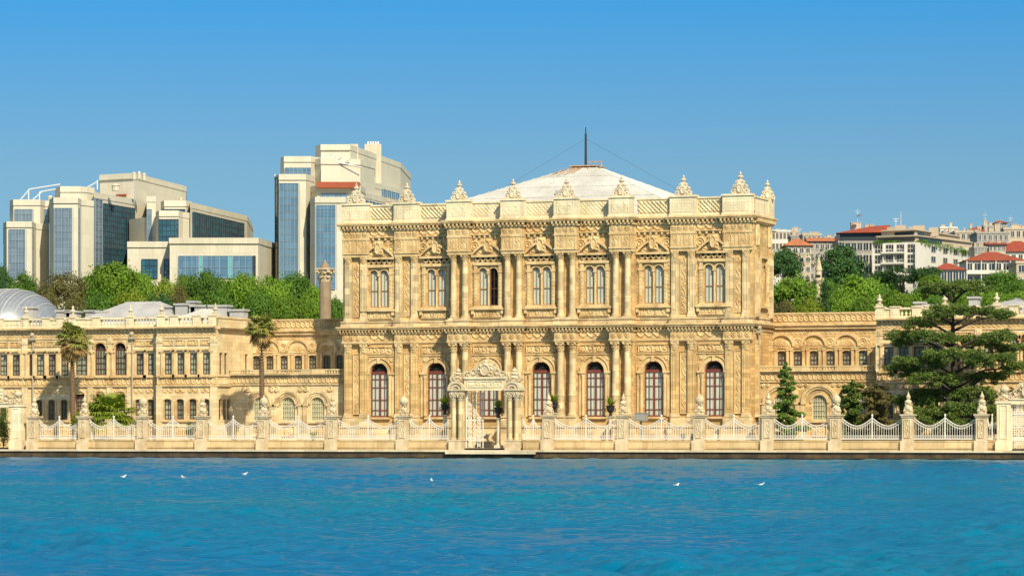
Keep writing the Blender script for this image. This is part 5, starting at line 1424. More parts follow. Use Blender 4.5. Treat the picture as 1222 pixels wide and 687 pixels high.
conifer(1046, -6, 455, 520, 66, 'ragged bronzed brown conifer between the dark one and the cedar', 'rusty', 13, 1.9, .9, ex=.28)
conifer(1003, -6.5, 468, 520, 30, 'small dark conifer half hidden behind the ball topped fence pillar', 'dark', 14, .5, .6)
# cedar
def cedar():
    px, d = 1138, -6.0; x = X(px, d); g = 1.02; s_ = T(px, d) / F; rnd_ = random.Random(21); ztop = Z(px, 336, d) - g
    zz = lambda p: Z(px, p, d) - g
    cl = []; br = []
    def pad(pxc, pyc, wpx, hpx, side_y=0.0):
        cx = (X(pxc, d) - x); cz = zz(pyc); w = wpx * s_ / 2; n = max(3, int(wpx / 6))
        br.append(([(0, 0, cz - .9 - abs(cx) * .1), (cx * .5, side_y * .5, cz - .3), (cx, side_y, cz - .05)], .15, .05))
        for i in range(n):
            u = (i + .5) / n * 2 - 1; xx = cx + u * w; yy = side_y + rnd_.uniform(-1, 1) * w * .35; ar = (1 - u * u) * .18 * w
            cl.append((xx, yy, cz + ar * .4 + rnd_.uniform(-.28, .28), .74, .9, .24 + hpx * s_ * .16))
            if i % 2: cl.append((xx + rnd_.uniform(-.4, .4), yy - .4, cz - .35 + rnd_.uniform(-.2, .1), .4, .5, .3))
            br.append(([(cx, side_y, cz - .05), (xx, yy, cz)], .05, .015))
    pads = [(1138, 341, 66, 10, 0), (1112, 346, 30, 8, .8), (1164, 345, 30, 8, -.8), (1135, 371, 50, 10, -1.2), (1174, 373, 54, 12, .5), (1200, 377, 14, 6, 0),
            (1115, 376, 24, 8, 1.5), (1097, 385, 30, 10, -.5), (1080, 398, 40, 16, .3), (1118, 402, 50, 16, -1.6), (1165, 407, 50, 14, 1.4), (1192, 402, 36, 14, -.6),
            (1205, 418, 34, 14, .4), (1072, 404, 20, 14, 1.5), (1145, 425, 66, 18, -2.0), (1100, 432, 56, 16, -.8), (1076, 441, 38, 12, .2), (1186, 430, 56, 20, -1.2),
            (1210, 438, 26, 14, .4), (1120, 452, 60, 16, -1.8), (1175, 450, 44, 18, 1.0), (1090, 446, 30, 10, 1.6)]
    for p in pads: pad(*p)
    low = [(1090, 478, 50, 20, .5), (1120, 492, 60, 22, -1.0), (1160, 488, 60, 24, -1.2), (1185, 495, 40, 24, 0), (1100, 505, 50, 20, -1.4), (1145, 508, 60, 20, -1.6), (1180, 512, 40, 16, -1.2), (1165, 470, 50, 16, -.6), (1108, 470, 40, 14, 1.0)]
    for p in low: pad(*p)
    trunk = [([(.2, 0, -.2), (.1, 0, zz(450)), (-.1, 0, zz(400)), (.05, 0, ztop * .97)], .50, .10)]
    trunk += [([(0, 0, zz(475)), (X(1180, d) - x, 0, zz(446))], .2, .08), ([(0, 0, zz(470)), (X(1092, d) - x, 0, zz(440))], .2, .08)]
    return tree_custom('cedar_tree', px, d, 'tall spreading cedar with layered dark pads and black trunk before the right wing', 'cedar', cl, 95000, .12, trunk + br, 22, 'cedartrunk', world=False)
cedar()

# ================================================================== GARDEN THINGS
def potted(px, ybot, ytop, label):
    d = -8.6; x = X(px, d); s_ = T(px, d) / F; zb = Z(px, ybot, d); h = (Z(px, ytop, d) - zb)
    ped = wempty('urn_pedestal', (x, d, 1.02), f'white pedestal under the {label}'.replace('second pillar right of the sea gate', 'second pillar'), 'pedestal', 'pedestals of the black garden urns')
    mb = MB(); mb.box(x - .35, x + .35, d - .35, d + .35, 1.02, 1.3); mb.lathe([(.28, 1.3), (.2, 1.5), (.2, zb - .3), (.36, zb - .02)], x, d, 10); mb.box(x - .3, x + .3, d - .3, d + .3, zb - .12, zb - .021)
    mb.build('pedestal_body', 'finial', ped)
    r = empty('plant_urn', (x, d, zb - .015), label, 'plant urn', 'black garden urns with agaves')
    mb = MB(); mb.lathe([(.26, 0), (.12, .15), (.14, .3), (.36, .55), (.40, .85), (.48, 1.0), (.44, 1.03), (.36, .95)], 0, 0, 12)
    for s2 in (-1, 1): mb.ring_arch(s2 * .42, .62, .1, .17, -.03, .03, 8, 1, 0, 6.283)
    local_build(mb, 'urn', 'terracotta', r)
    mb = MB(); rnd_ = random.Random(int(px))
    for k in range(40):
        a = rnd_.uniform(0, 6.28); L_ = rnd_.uniform(.7, 1.15); el = rnd_.uniform(.5, 1.4); v = Vector((math.cos(a) * math.cos(el), math.sin(a) * math.cos(el), math.sin(el))) * L_; sd = v.cross(Vector((0, 0, 1))).normalized() * .07
        b0 = Vector((0, 0, .95)); mb.add([tuple(b0 - sd), tuple(b0 + sd), tuple(b0 + v * .6 + sd), tuple(b0 + v), tuple(b0 + v * .6 - sd)], [(0, 1, 2, 3, 4)])
    local_build(mb, 'plant', LF['yellow'], r)
potted(531, 494, 476, 'black urn with agave left of the tall sea gate')
potted(595, 498, 478, 'black urn with agave seen through the open sea gate')
potted(661, 492, 477, 'black urn with agave just right of the sea gate pillar')
potted(728.5, 496, 477, 'black urn with agave left of the second pillar right of the sea gate')
mb = MB(); x = X(765, -7); mb.box(x - .55, x + .55, -7.4, -6.6, Z(765, 502, -7), Z(765, 493, -7)); mb.box(x - .62, x + .62, -7.45, -6.55, Z(765, 493, -7) + .003, Z(765, 492, -7)); mb.box(x - .08, x + .08, -7.1, -6.9, 1.02, Z(765, 502, -7)); mb.box(x - .4, x + .4, -7.42, -7.403, Z(765, 501, -7), Z(765, 494, -7))
o = mb.build('utility_box', 'greybox', None, (x, -7, 1.02)); tag(o, 'grey metal utility box on a post behind the railing', 'box')
mb = MB(); x = X(738, -8.8); mb.lathe([(.13, 1.02), (.13, 1.75), (.05, 1.85), (.05, 1.95)], x, -8.8, 10); mb.box(x - .12, x + .03, -8.85, -8.75, 1.9, 1.95); mb.tube([(x - .1, -8.85, 1.92), (x - .2, -8.9, 1.6), (x - .15, -8.9, 1.3)], .02, 4)
o = mb.build('fire_extinguisher', 'redpaint', None, (x, -8.8, 1.02)); tag(o, 'small red fire extinguisher standing behind the railing right of the sea gate', 'extinguisher')
# lion statue / bench inside the gate
def lion(px, d, label, flip=1):
    x = X(px, d); r = wempty('lion_statue', (x, d, 1.02), label, 'statue')
    mb = MB(); mb.box(x - .9, x + .9, d - .4, d + .4, 1.02, 1.55); mb.box(x - 1.0, x + 1.0, d - .5, d + .5, 1.55, 1.68); mb.build('pedestal', 'pillar', r)
    me = bpy.data.meshes.new('lion'); vs = []; es = []; rad = []
    def V(p, q, par=None):
        vs.append((p[0] * flip, p[1], p[2])); rad.append(q)
        if par is not None: es.append((par, len(vs) - 1))
        return len(vs) - 1
    hp_ = V((-.55, 0, .42), .22); md = V((-.1, 0, .46), .20, hp_); chst = V((.35, 0, .52), .23, md); nk = V((.52, 0, .74), .17, chst); hd = V((.68, 0, .88), .15, nk); V((.85, 0, .82), .08, hd)
    for s2 in (-1, 1):
        k = V((.42, s2 * .14, .25), .08, chst); k2 = V((.46, s2 * .14, .06), .06, k); V((.58, s2 * .14, .04), .05, k2)
        k = V((-.6, s2 * .16, .22), .10, hp_); k2 = V((-.66, s2 * .16, .08), .06, k); V((-.52, s2 * .16, .04), .05, k2)
    t1 = V((-.82, 0, .35), .04, hp_); V((-.95, .05, .15), .04, t1)
    me.from_pydata(vs, es, []); o = bpy.data.objects.new('lion_body', me); COL.objects.link(o); o.parent = r; o.location = (0, 0, .66)
    m = o.modifiers.new('s', 'SKIN'); 
    for i, q in enumerate(rad): me.skin_vertices[0].data[i].radius = (q, q) if me.skin_vertices else (q, q)
    o.modifiers.new('ss', 'SUBSURF').levels = 1; me.materials.append(M['finial'])
try:
    lion(577, -4, 'small stone lion on a block seen through the left half of the sea gate')
except Exception as e: print('lion', e)

# ================================================================== HOTEL
def hpt(px, t): return W(px, t)
def hotel_glass(root, pa, pb, ta, tb, y0, y1, m, cols, rows, off=-.6, name='glazing', ymode=None):
    """glass panel between two plan points; y0/y1 = top/bottom photo rows at pa"""
    a = Vector((*W(pa, ta), 0)); b = Vector((*W(pb, tb), 0))
    glass_slab(root, a, b, ZT(y1, ta), ZT(y0, ta), m, cols, rows, name)
def glass_slab(root, a, b, z0, z1, m, cols, rows, name='glazing', out=.25):
    dv = (b - a).normalized(); nrm = Vector((dv.y, -dv.x, 0)); A, B = a + nrm * out, b + nrm * out; mb = MB(); bk = -nrm * .9; nn = nrm * .04
    P = [(A.x, A.y), (B.x, B.y), (B.x + bk.x, B.y + bk.y), (A.x + bk.x, A.y + bk.y)]
    mb.prism(P, z0, z1); g = mb.build(name, m, root)
    k = MB()
    for i in range(cols + 1):
        p = A.lerp(B, i / cols) + nn; k.tube([(p.x, p.y, z0), (p.x, p.y, z1)], .07, 4)
    for j in range(rows + 1):
        z = z0 + (z1 - z0) * j / rows; k.tube([(A.x + nn.x, A.y + nn.y, z), (B.x + nn.x, B.y + nn.y, z)], .09 if j in (0, rows) else .06, 4)
    k.build('mullion', 'aptdark' if m in ('tealglass', 'darkglass') else 'mullion', g)
def wall_glass(root, p, q, u0, u1, ytop, ybot, m, cols, rows):
    a, b = Vector((*W(*p), 0)), Vector((*W(*q), 0)); glass_slab(root, a.lerp(b, u0), a.lerp(b, u1), ZT(ybot, p[1]), ZT(ytop, p[1]), m, cols, rows, out=.35)
def hblock(root, pts, ytop, zb, name='wall', m='conc', tref=None, lip=True):
    """pts: plan points (px,t) listed left to right along the front then back"""
    P = [W(*p) for p in pts]; zt = ZT(ytop, tref or pts[0][1]); mb = MB(); mb.prism(P, zb, zt)
    if lip:
        c = (sum(p[0] for p in P) / len(P), sum(p[1] for p in P) / len(P))
        Q = [(c[0] + (p[0] - c[0]) * 1.012, c[1] + (p[1] - c[1]) * 1.012) for p in P]
        mb.prism(Q, zt - 1.0, zt + .35)
    return mb.build(name, m, root)
TB = 800; HB = 24
x, y = W(120, TB)
h1 = wempty('hotel_building', (x, y, HB), 'low stepped cream hotel with rounded blue glass bays, dark teal window wall and long podium', 'building')
hblock(h1, [(4, 796), (8, 790), (38, 790), (43, 797), (58, 800), (58, 860), (4, 860)], 268, HB)
hblock(h1, [(12, 802), (16, 799), (48, 799), (54, 803), (58.5, 803), (58.5, 862), (12, 862)], 241, HB)
hotel_glass(h1, 10.5, 30, 790, 790, 274, 333, 'greyglass', 5, 9, .3); hotel_glass(h1, 30.3, 39.5, 790.2, 792, 274, 333, 'greyglass', 3, 9, .3)
hotel_glass(h1, 17.5, 39, 799, 799, 250, 266.5, 'greyglass', 5, 3, .3); hotel_glass(h1, 39.3, 47.5, 799.2, 800.5, 250, 266.5, 'greyglass', 3, 3, .3)
hotel_glass(h1, 53, 58, 802, 802, 250, 330, 'greyglass', 1, 12, .5)
hblock(h1, [(59, 792), (64, 785), (93, 785), (97, 792), (112, 796), (112, 860), (59, 860)], 240, HB)
hblock(h1, [(66, 806), (72, 801), (96, 801), (104, 803), (112.5, 806), (122, 870), (66, 870)], 226, HB)
hotel_glass(h1, 65, 86, 785, 785, 248.5, 332, 'greyglass', 5, 12, .3); hotel_glass(h1, 86.3, 94.5, 785.2, 787, 248.5, 332, 'greyglass', 2, 12, .3)
hblock(h1, [(112, 798), (160, 822), (175, 880), (112, 860)], 231, HB)
hotel_glass(h1, 112.3, 121, 798, 802.5, 237.5, 318, 'greyglass', 2, 11, .4); pass
for i in range(8):
    wall_glass(h1, (112, 798), (160, 822), .21 + i * .098, .21 + i * .098 + .088, 241, 314, 'tealglass', 2, 11)
hblock(h1, [(119, 832), (160, 826), (222, 870), (222, 920), (119, 920)], 210.5, HB)
hblock(h1, [(175, 812), (186, 812), (186, 838), (175, 838)], 236, HB)
hblock(h1, [(154, 816), (176, 806), (186, 806), (186, 850), (154, 850)], 262, HB, lip=False)
hotel_glass(h1, 175.5, 181, 806, 806, 250, 290, 'greyglass', 1, 7, .4)
hblock(h1, [(186, 800), (190, 794), (213, 794), (218, 799), (226, 802), (226, 860), (186, 860)], 255, HB)
hblock(h1, [(192, 812), (196, 808), (222, 808), (229, 812), (229, 870), (192, 870)], 242.6, HB)
hotel_glass(h1, 189.5, 213, 794, 794, 262, 289.5, 'tealglass', 5, 4, .4); hotel_glass(h1, 193, 221, 808, 808, 250, 255.5, 'tealglass', 5, 1, .4)
hblock(h1, [(227, 806), (295, 856), (302, 900), (227, 880)], 243, HB, tref=806)
for i in range(8):
    wall_glass(h1, (227, 806), (295, 856), .03 + i * .112, .03 + i * .112 + .102, 252.5, 284.5, 'tealglass', 3, 4)
hblock(h1, [(152, 785), (202, 785), (202, 840), (152, 840)], 290, HB, m='conc2')
hblock(h1, [(202.5, 778), (308, 778), (328, 800), (328, 850), (202.5, 850)], 285.5, HB, m='conc2')
hotel_glass(h1, 169, 188, 785, 785, 309.5, 332, 'tealglass', 4, 3, .3); hotel_glass(h1, 196, 201.5, 785, 785, 309.5, 332, 'tealglass', 1, 3, .3)
hotel_glass(h1, 213, 237, 778, 778, 305.5, 332, 'towerglass', 3, 2, .3); hotel_glass(h1, 237.5, 241.5, 778, 778, 305.5, 332, 'aquaglass', 1, 2, .35); hotel_glass(h1, 242, 272, 778, 778, 305.5, 332, 'towerglass', 3, 2, .3)
hotel_glass(h1, 272.5, 277, 778, 778, 305.5, 332, 'aquaglass', 1, 2, .35); hotel_glass(h1, 277.5, 301, 778, 778, 305.5, 332, 'towerglass', 3, 2, .3); hotel_glass(h1, 301.3, 305, 778, 778, 305.5, 332, 'darkglass', 1, 2, .3)
# roof masts, davits, plant
mb = MB()
def seg(mb, a, b, t, r=.12): mb.tube([(*W(a[0], t), ZT(a[1], t)), (*W(b[0], t), ZT(b[1], t))], r, 4)
for a, b in (((35, 226), (72, 220)), ((48, 229), (84, 223)), ((22, 241), (36, 225)), ((34, 241), (34, 226)), ((47, 241), (47, 229)), ((36, 241), (50, 229)), ((100, 226), (116, 217)), ((116, 226), (116, 215))): seg(mb, a, b, 805, .16)
mb.build('roof_crane', 'steel', h1)
for (px, yt, w, t) in ((160, 208, 5, 815), (166, 207, 4, 815), (172, 209, 5, 820), (60, 236, 6, 810), (138, 222, 9, 803), (216, 238, 4, 840)):
    mb = MB(); x, y = W(px, t); mb.lathe([(w * .1, ZT(yt + 6, t)), (w * .1, ZT(yt, t)), (w * .12, ZT(yt, t) + .1), (w * .05, ZT(yt, t) + .5)], x, y, 10); mb.build('roof_vent', 'conc2', h1)
mb = MB(); P = [W(138, 827.5), W(151, 825.7), W(151, 829), W(138, 831)]; mb.prism(P, ZT(226, 805), ZT(224, 805)); mb.build('awning', 'redband', h1)
for (pa, pb, yt) in ((177, 181, 224), (205, 207.5, 233)):
    f = lambda p: W(p, 826 + (p - 160) * 44 / 62 - .3); mb = MB(); mb.prism([f(pa), f(pb), W(pb, 830 + (pb - 160) * .71), W(pa, 830 + (pa - 160) * .71)], ZT(yt + 3, 838), ZT(yt, 838))
    mb.build('vent_opening', 'aptdark', h1)

x, y = W(400, TB)
h2 = wempty('hotel_tower', (x, y, HB), 'tall cream hotel tower with rounded blue glass bays and a brick red band', 'building')
hblock(h2, [(328, 796), (333, 790), (365, 790), (375, 797), (375, 850), (328, 850)], 212, HB)
hblock(h2, [(335, 802), (339, 798), (371, 798), (383, 803), (383, 860), (335, 860)], 190, HB)
hotel_glass(h2, 333.5, 356, 790, 790, 219, 340, 'towerglass', 5, 14, .3); hotel_glass(h2, 356.3, 366, 790.2, 792, 219, 340, 'towerglass', 2, 14, .3); hotel_glass(h2, 329.5, 332.7, 793, 791, 212.5, 340, 'tealglass', 1, 14, .3)
hotel_glass(h2, 340, 371, 798, 798, 200.5, 211.5, 'towerglass', 6, 2, .3)
hblock(h2, [(370, 788), (376, 782), (412, 782), (425, 790), (425, 850), (370, 850)], 239, HB)
hotel_glass(h2, 377.5, 400, 782, 782, 245, 345, 'towerglass', 5, 12, .3); hotel_glass(h2, 400.3, 412, 782.2, 784, 245, 345, 'towerglass', 3, 12, .3)
hblock(h2, [(371, 794), (378, 790), (430, 790), (436, 800), (436, 860), (371, 860)], 224.5, HB)
hotel_glass(h2, 383, 414, 790, 790, 231.5, 236.5, 'towerglass', 6, 1, .3)
mb = MB(); mb.prism([W(378, 788), W(429, 788), W(431, 800), W(378, 800)], ZT(224, 788), ZT(217, 788)); mb.build('red_band', 'redband', h2)
hblock(h2, [(376, 800), (383, 797), (430, 800), (447, 812), (447, 860), (376, 860)], 192, HB)
hotel_glass(h2, 382, 389.5, 797.5, 798, 203, 217, 'mullion' if False else 'darkglass', 1, 1, .4); hotel_glass(h2, 399, 403, 799, 799.4, 204, 216, 'darkglass', 1, 1, .4)
hblock(h2, [(377, 812), (383, 808), (418, 808), (478, 862), (490, 900), (377, 900)], 176, HB)
hblock(h2, [(435, 806), (490, 850), (500, 900), (435, 880)], 216, HB, tref=806)
for i in range(7):
    wall_glass(h2, (435, 806), (490, 850), .36 + i * .09, .36 + i * .09 + .08, 220, 236, 'towerglass', 2, 2)
hblock(h2, [(425, 796), (490, 840), (500, 880), (425, 870)], 229, HB, tref=796, m='conc2')
for i in range(7):
    wall_glass(h2, (425, 796), (490, 840), .08 + i * .125, .08 + i * .125 + .11, 237, 248, 'towerglass', 2, 1)
for (px, y0, y1, w, t) in ((422, 172, 184, 11, 815), (445, 172, 190, 20, 835)):
    P = [W(px - w / 2, t), W(px + w / 2, t), W(px + w / 2, t + 8), W(px - w / 2, t + 8)]; mb = MB(); mb.prism(P, ZT(y1, t) - 6, ZT(y0, t)); mb.build('rooftop_plant', 'conc2', h2)
mb = MB()
for px in (439, 442, 445, 448, 451): seg(mb, (px, 173), (px, 169), 836, .3)
for a, b in (((388, 187), (392, 183)), ((392, 186), (396, 183)), ((397, 190), (401, 186)), ((404, 190), (408, 187)), ((412, 193), (418, 190)), ((328, 208), (328, 215)), ((383, 190), (432, 200))): seg(mb, a, b, 798, .15)
mb.build('roof_duct', 'steel', h2)
for px, yt in ((443, 192), (449, 194), (445, 203)):
    f = lambda p, e: W(p, 808 + (p - 418) * .9 - e); mb = MB(); mb.prism([f(px - 1.2, .3), f(px + 1.2, .3), f(px + 1.2, -3), f(px - 1.2, -3)], ZT(yt + 3.5, 830), ZT(yt, 830)); mb.build('vent_opening', 'aptdark', h2)

# ================================================================== TOWN ON THE HILL
def add_window(root, proto, x, y, z): 
    o = proto if proto.get('_used') is None else copy_tree(proto, root)
    if proto.get('_used') is None: pass
    o.location = (x, y, z); return o
def town(name, px0, px1, t, ytop, ybot, label, wallm='aptwhite', roof=None, rh=8, storeys=3, cols=5, yaw=0, depth=14, bal=False, roofm='tile', wsize=(.55, .5), cat='building', sidecols=3, group=None, mullm='aptwhite', shared={}):
    s_ = t / F; x, y = W((px0 + px1) / 2, t); g = min(hill(x, y), ZT(ybot, t)) - 2
    w = (px1 - px0) * s_; zt = ZT(ytop, t) - g; zb = ZT(ybot, t) - g
    r = empty(name, (x, y, g), label, cat, group, rz=YAW + R(yaw))
    hw = w / 2
    if abs(yaw) > 1: hw = w / 2 / math.cos(R(yaw)) * .92
    mb = MB(); mb.box(-hw, hw, 0, depth, 0, zt); 
    if not roof: mb.box(-hw - .25, hw + .25, -.25, depth + .25, zt - .5, zt + .15)
    local_build(mb, 'wall', wallm, r)
    if roof == 'hip':
        mb = MB(); e = .8; h_ = rh * s_; ins = min(hw * .8, depth / 2)
        mb.add([(-hw - e, -e, zt), (hw + e, -e, zt), (hw + e, depth + e, zt), (-hw - e, depth + e, zt), (-hw + ins, depth / 2, zt + h_), (hw - ins, depth / 2, zt + h_)], [(0, 1, 5, 4), (1, 2, 5), (2, 3, 4, 5), (3, 0, 4), (3, 2, 1, 0)])
        local_build(mb, 'roof', roofm, r)
    elif roof == 'gable':
        mb = MB(); e = .8; h_ = rh * s_
        mb.add([(-hw - e, -e, zt), (hw + e, -e, zt), (hw + e, depth + e, zt), (-hw - e, depth + e, zt), (-hw - e, depth / 2, zt + h_), (hw + e, depth / 2, zt + h_)], [(0, 1, 5, 4), (1, 2, 5), (2, 3, 4, 5), (3, 0, 4), (3, 2, 1, 0)])
        local_build(mb, 'roof', roofm, r)
    if storeys and cols:
        fh = (zt - zb) / storeys; cw = 2 * hw / cols; ww, wh = cw * wsize[0], fh * wsize[1]
        m1 = MB(); f = .12
        m1.box(-ww / 2 - f, ww / 2 + f, -.10, .05, -f, 0); m1.box(-ww / 2 - f, ww / 2 + f, -.10, .05, wh, wh + f); m1.box(-ww / 2 - f, -ww / 2, -.10, .05, 0, wh); m1.box(ww / 2, ww / 2 + f, -.10, .05, 0, wh); m1.box(-.05, .05, -.08, .0, 0, wh)
        m2 = MB(); m2.box(-ww / 2, ww / 2, -.04, .0, 0, wh)
        pr = local_build(m1, 'window', mullm, r); local_build(m2, 'pane', 'darkglass', pr); first = True
        for j in range(storeys):
            for i in range(cols):
                o = pr if first else copy_tree(pr, r); first = False
                o.location = (-hw + cw * (i + .5), -.06, zb + fh * j + fh * .25)
        nside = sidecols
        for j in range(storeys):
            for i in range(nside):
                for sgn in ((1,) if yaw > 1 else (1,)):
                    o = copy_tree(pr, r); o.location = (hw + .06, depth * (i + .5) / nside, zb + fh * j + fh * .25); o.rotation_euler = (0, 0, R(90)); 
        if bal:
            for j in range(storeys):
                b = MB(); z = zb + fh * j; b.box(-hw, hw, -1.6, 0, z - .15, z + .05); b.box(-hw, hw, -1.6, -1.5, z + .05, z + .9)
                for i in range(cols // 2 + 1): xx = -hw + 2 * hw * i / (cols // 2); b.box(xx - .12, xx + .12, -1.58, 0, z + .05, z + fh - .15)
                local_build(b, 'balcony', wallm, r)
    return r, hw, zt, depth
def stacks(r, hw, zt, depth, lst, mm='aptbeige'):
    for (u, h, w) in lst:
        h = h * (.3 + .4 * random.random()); w = w * (.4 + .5 * random.random()); u = u + random.uniform(-.1, .1); mb = MB(); x = u * hw; mb.box(x - w / 2, x + w / 2, depth * .4, depth * .4 + w, zt - .5, zt + h); mb.box(x - w / 2 - .12, x + w / 2 + .12, depth * .4 - .12, depth * .4 + w + .12, zt + h + .003, zt + h + .2); local_build(mb, 'chimney', mm, r)
def mast(r, x, z0, h, dish=False):
    mb = MB(); h *= .75; mb.tube([(x, 3, z0 - .5), (x, 3, z0 + h)], .06, 4, .03); mb.box(x - .8, x + .8, 2.96, 3.04, z0 + h * .8, z0 + h * .8 + .06); mb.box(x - .5, x + .5, 2.96, 3.04, z0 + h * .65, z0 + h * .65 + .06)
    if dish: mb.lathe([(.05, 0), (.7, .15), (.9, .35)], x + .5, 2.8, 10, z0 + h * .4)
    local_build(mb, 'antenna', 'steel', r)
a = town('classical_house', 921, 943, 1150, 275, 300, 'small white classical house with pilasters far right behind the hall corner', 'aptwhite', None, 0, 2, 5, 0, 12, mullm='aptbeige'); stacks(*a[0:4], [(-.3, 1.2, 3), (.5, .8, 2)])
a = town('apartment_building', 944, 960, 1120, 281, 305, 'narrow grey rooftop block between the classical house and the orange roof', 'aptgrey', None, 0, 2, 3, 0, 12); stacks(*a[0:4], [(-.4, 2.5, 1.4), (.3, 1.6, 2)]); mast(a[0], 1, a[2], 4)
a = town('apartment_building', 958, 980, 1100, 279, 302, 'pale cluttered rooftop block behind the orange tiled roof', 'aptbeige', None, 0, 2, 4, 0, 12); stacks(*a[0:4], [(-.7, 1.5, 1.4), (0, 2.2, 1.5), (.6, 1.2, 2.5)])
a = town('town_house', 938, 968, 980, 293, 338, 'beige house under an orange tiled roof left of the large dark tree', 'aptbeige', 'hip', 10, 4, 4, 0, 14, roofm='tile_orange'); stacks(*a[0:4], [(.2, 3.2, 1.3)])
a = town('town_house', 966, 1003, 1010, 288, 335, 'grey house with a long low orange roof behind the large dark tree', 'aptgrey', 'gable', 6, 4, 6, 0, 14, roofm='tile_orange'); stacks(*a[0:4], [(-.5, 2.6, 1.2), (.5, 3, 1.4)])
a = town('apartment_building', 1001, 1044, 985, 288, 345, 'grey glazed apartment block under a large red roof left of the balcony block', 'aptgrey', None, 0, 4, 6, 0, 16, wsize=(.84, .62)); R1 = a
# its dark attic and red roof
rr, hw_, zt_, dp_ = R1
mb = MB(); mb.box(-hw_ + .3, hw_ + .8, .3, dp_, zt_ + .153, zt_ + 2.4); at = local_build(mb, 'attic', 'aptdark', rr)
mb = MB(); mb.add([(-hw_ - 1, -1, zt_ + 2.4), (hw_ + 5, -1, zt_ + 2.6), (hw_ + 5, dp_, zt_ + 2.6), (-hw_ + 1, dp_, zt_ + 2.4), (hw_ - .5, dp_ * .4, zt_ + 4.8), (hw_ + 5, dp_ * .4, zt_ + 5.2)], [(0, 1, 5, 4), (1, 2, 5), (2, 3, 4, 5), (3, 0, 4), (3, 2, 1, 0)]); local_build(mb, 'roof', 'tile', rr)
stacks(rr, hw_, zt_ + 4, dp_, [(.0, 3.0, 3.2), (.6, 2.6, 2.2), (.95, 2.0, 3)]); mast(rr, hw_ * .1, zt_ + 6, 5, True)
# white apartment: balcony front and long receding right face
T0 = 960; s0 = T0 / F
xa, ya = W(1068, T0); gA = hill(xa, ya) - 4
ap = wempty('apartment_building', (xa, ya, gA), 'large white apartment block with balcony front, bare white right face and planted roof terrace', 'building')
front = [W(1042, T0 + 6), W(1094, T0)]; backp = [W(1171, T0 + 42), W(1118, T0 + 62)]
mb = MB(); z0_, z1_ = gA, ZT(289, T0)
mb.prism([front[0], front[1], backp[0], backp[1]], z0_, z1_)
mb.build('wall', 'aptwhite', ap)
def face_boxes(p, q, u0, u1, z0, z1, dep, out=0.0):
    a, b = Vector((*p, 0)), Vector((*q, 0)); d_ = (b - a); n_ = Vector((d_.y, -d_.x, 0)).normalized()
    P0 = a + d_ * u0 + n_ * out; P1 = a + d_ * u1 + n_ * out; bk = -n_ * dep
    return [(P0.x, P0.y), (P1.x, P1.y), (P1.x + bk.x, P1.y + bk.y), (P0.x + bk.x, P0.y + bk.y)], z0, z1
rows = [289.8, 302, 314.5, 327, 339.5]
for j in range(4):
    zt_, zb_ = ZT(rows[j], T0), ZT(rows[j + 1], T0)
    for i in range(4):
        u0 = .02 + i * .25
        P, _, _ = face_boxes(front[0], front[1], u0 + .02, u0 + .215, 0, 0, .5, .03); mb = MB(); mb.prism(P, zb_ + .3, zt_ - .35)
        fr = mb.build('window', 'darkglass', ap)
        mb = MB()
        for k in range(4):
            P, _, _ = face_boxes(front[0], front[1], u0 + .02 + .195 * k / 3 - .004, u0 + .02 + .195 * k / 3 + .004, 0, 0, .12, .1); mb.prism(P, zb_ + .5, zt_ - .5)
        P, _, _ = face_boxes(front[0], front[1], u0 + .02, u0 + .215, 0, 0, .12, .12); mb.prism(P, zb_ + 1.3, zb_ + 1.45)
        mb.build('frame', 'aptwhite', fr)
    mb = MB(); P, _, _ = face_boxes(front[0], front[1], .22, .74, 0, 0, 1.6, 1.6); mb.prism(P, zb_, zb_ + .2); P, _, _ = face_boxes(front[0], front[1], .22, .74, 0, 0, .1, 1.6); mb.prism(P, zb_ + .2, zb_ + .55); mb.prism(P, zb_ + .95, zb_ + 1.05)
    for u in (.0, .24, .49, .735, .985):
        P, _, _ = face_boxes(front[0], front[1], u, u + .014, 0, 0, .9, .9); mb.prism(P, zb_, zt_)
    mb.build('balcony', 'aptwhite', ap)
for j, yy in enumerate((294, 306, 318, 331)):
    for i, u in enumerate((.22, .40, .56, .70, .84)):
        zt_ = ZT(yy, T0 + 10); P, _, _ = face_boxes(front[1], backp[0], u, u + .055, 0, 0, .3, .06); mb = MB(); mb.prism(P, zt_ - 1.5, zt_); fr = mb.build('window', 'darkglass', ap)
        mb = MB()
        for (ua, ub, za, zb2) in ((u - .008, u, zt_ - 1.6, zt_ + .1), (u + .055, u + .063, zt_ - 1.6, zt_ + .1), (u - .008, u + .063, zt_ - 1.72, zt_ - 1.6), (u + .025, u + .03, zt_ - 1.5, zt_)):
            P, _, _ = face_boxes(front[1], backp[0], ua, ub, 0, 0, .2, .1); mb.prism(P, za, zb2)
        mb.build('frame', 'aptgrey', fr)
# stepped penthouses
mb = MB()
for (f0, f1, b0, b1, yt, ya_, ex) in ((1046, 1093, 1160, 1112, 281, 289, 3), (1052, 1092, 1146, 1104, 273.5, 281, 5)):
    P = [W(f0, T0 + ex + 6), W(f1, T0 + ex), W(b0, T0 + 38), W(b1, T0 + 58)]; mb.prism(P, ZT(ya_, T0) - .3, ZT(yt, T0))
    P = [W(f0 - .8, T0 + ex + 5), W(f1 + .8, T0 + ex - 1.2), W(b0 + .8, T0 + 37), W(b1, T0 + 58)]; mb.prism(P, ZT(yt, T0) + .003, ZT(yt, T0) + .3)
pent = mb.build('penthouse', 'aptbeige', ap)
mb = MB()
for (f0, f1, yt, ya_, ex) in ((1047, 1092, 282.5, 287, 3), (1054, 1091, 275, 279.5, 5)):
    P, _, _ = face_boxes(W(f0, T0 + ex + 6), W(f1, T0 + ex), .02, .98, 0, 0, .2, .12); mb.prism(P, ZT(ya_, T0), ZT(yt, T0))
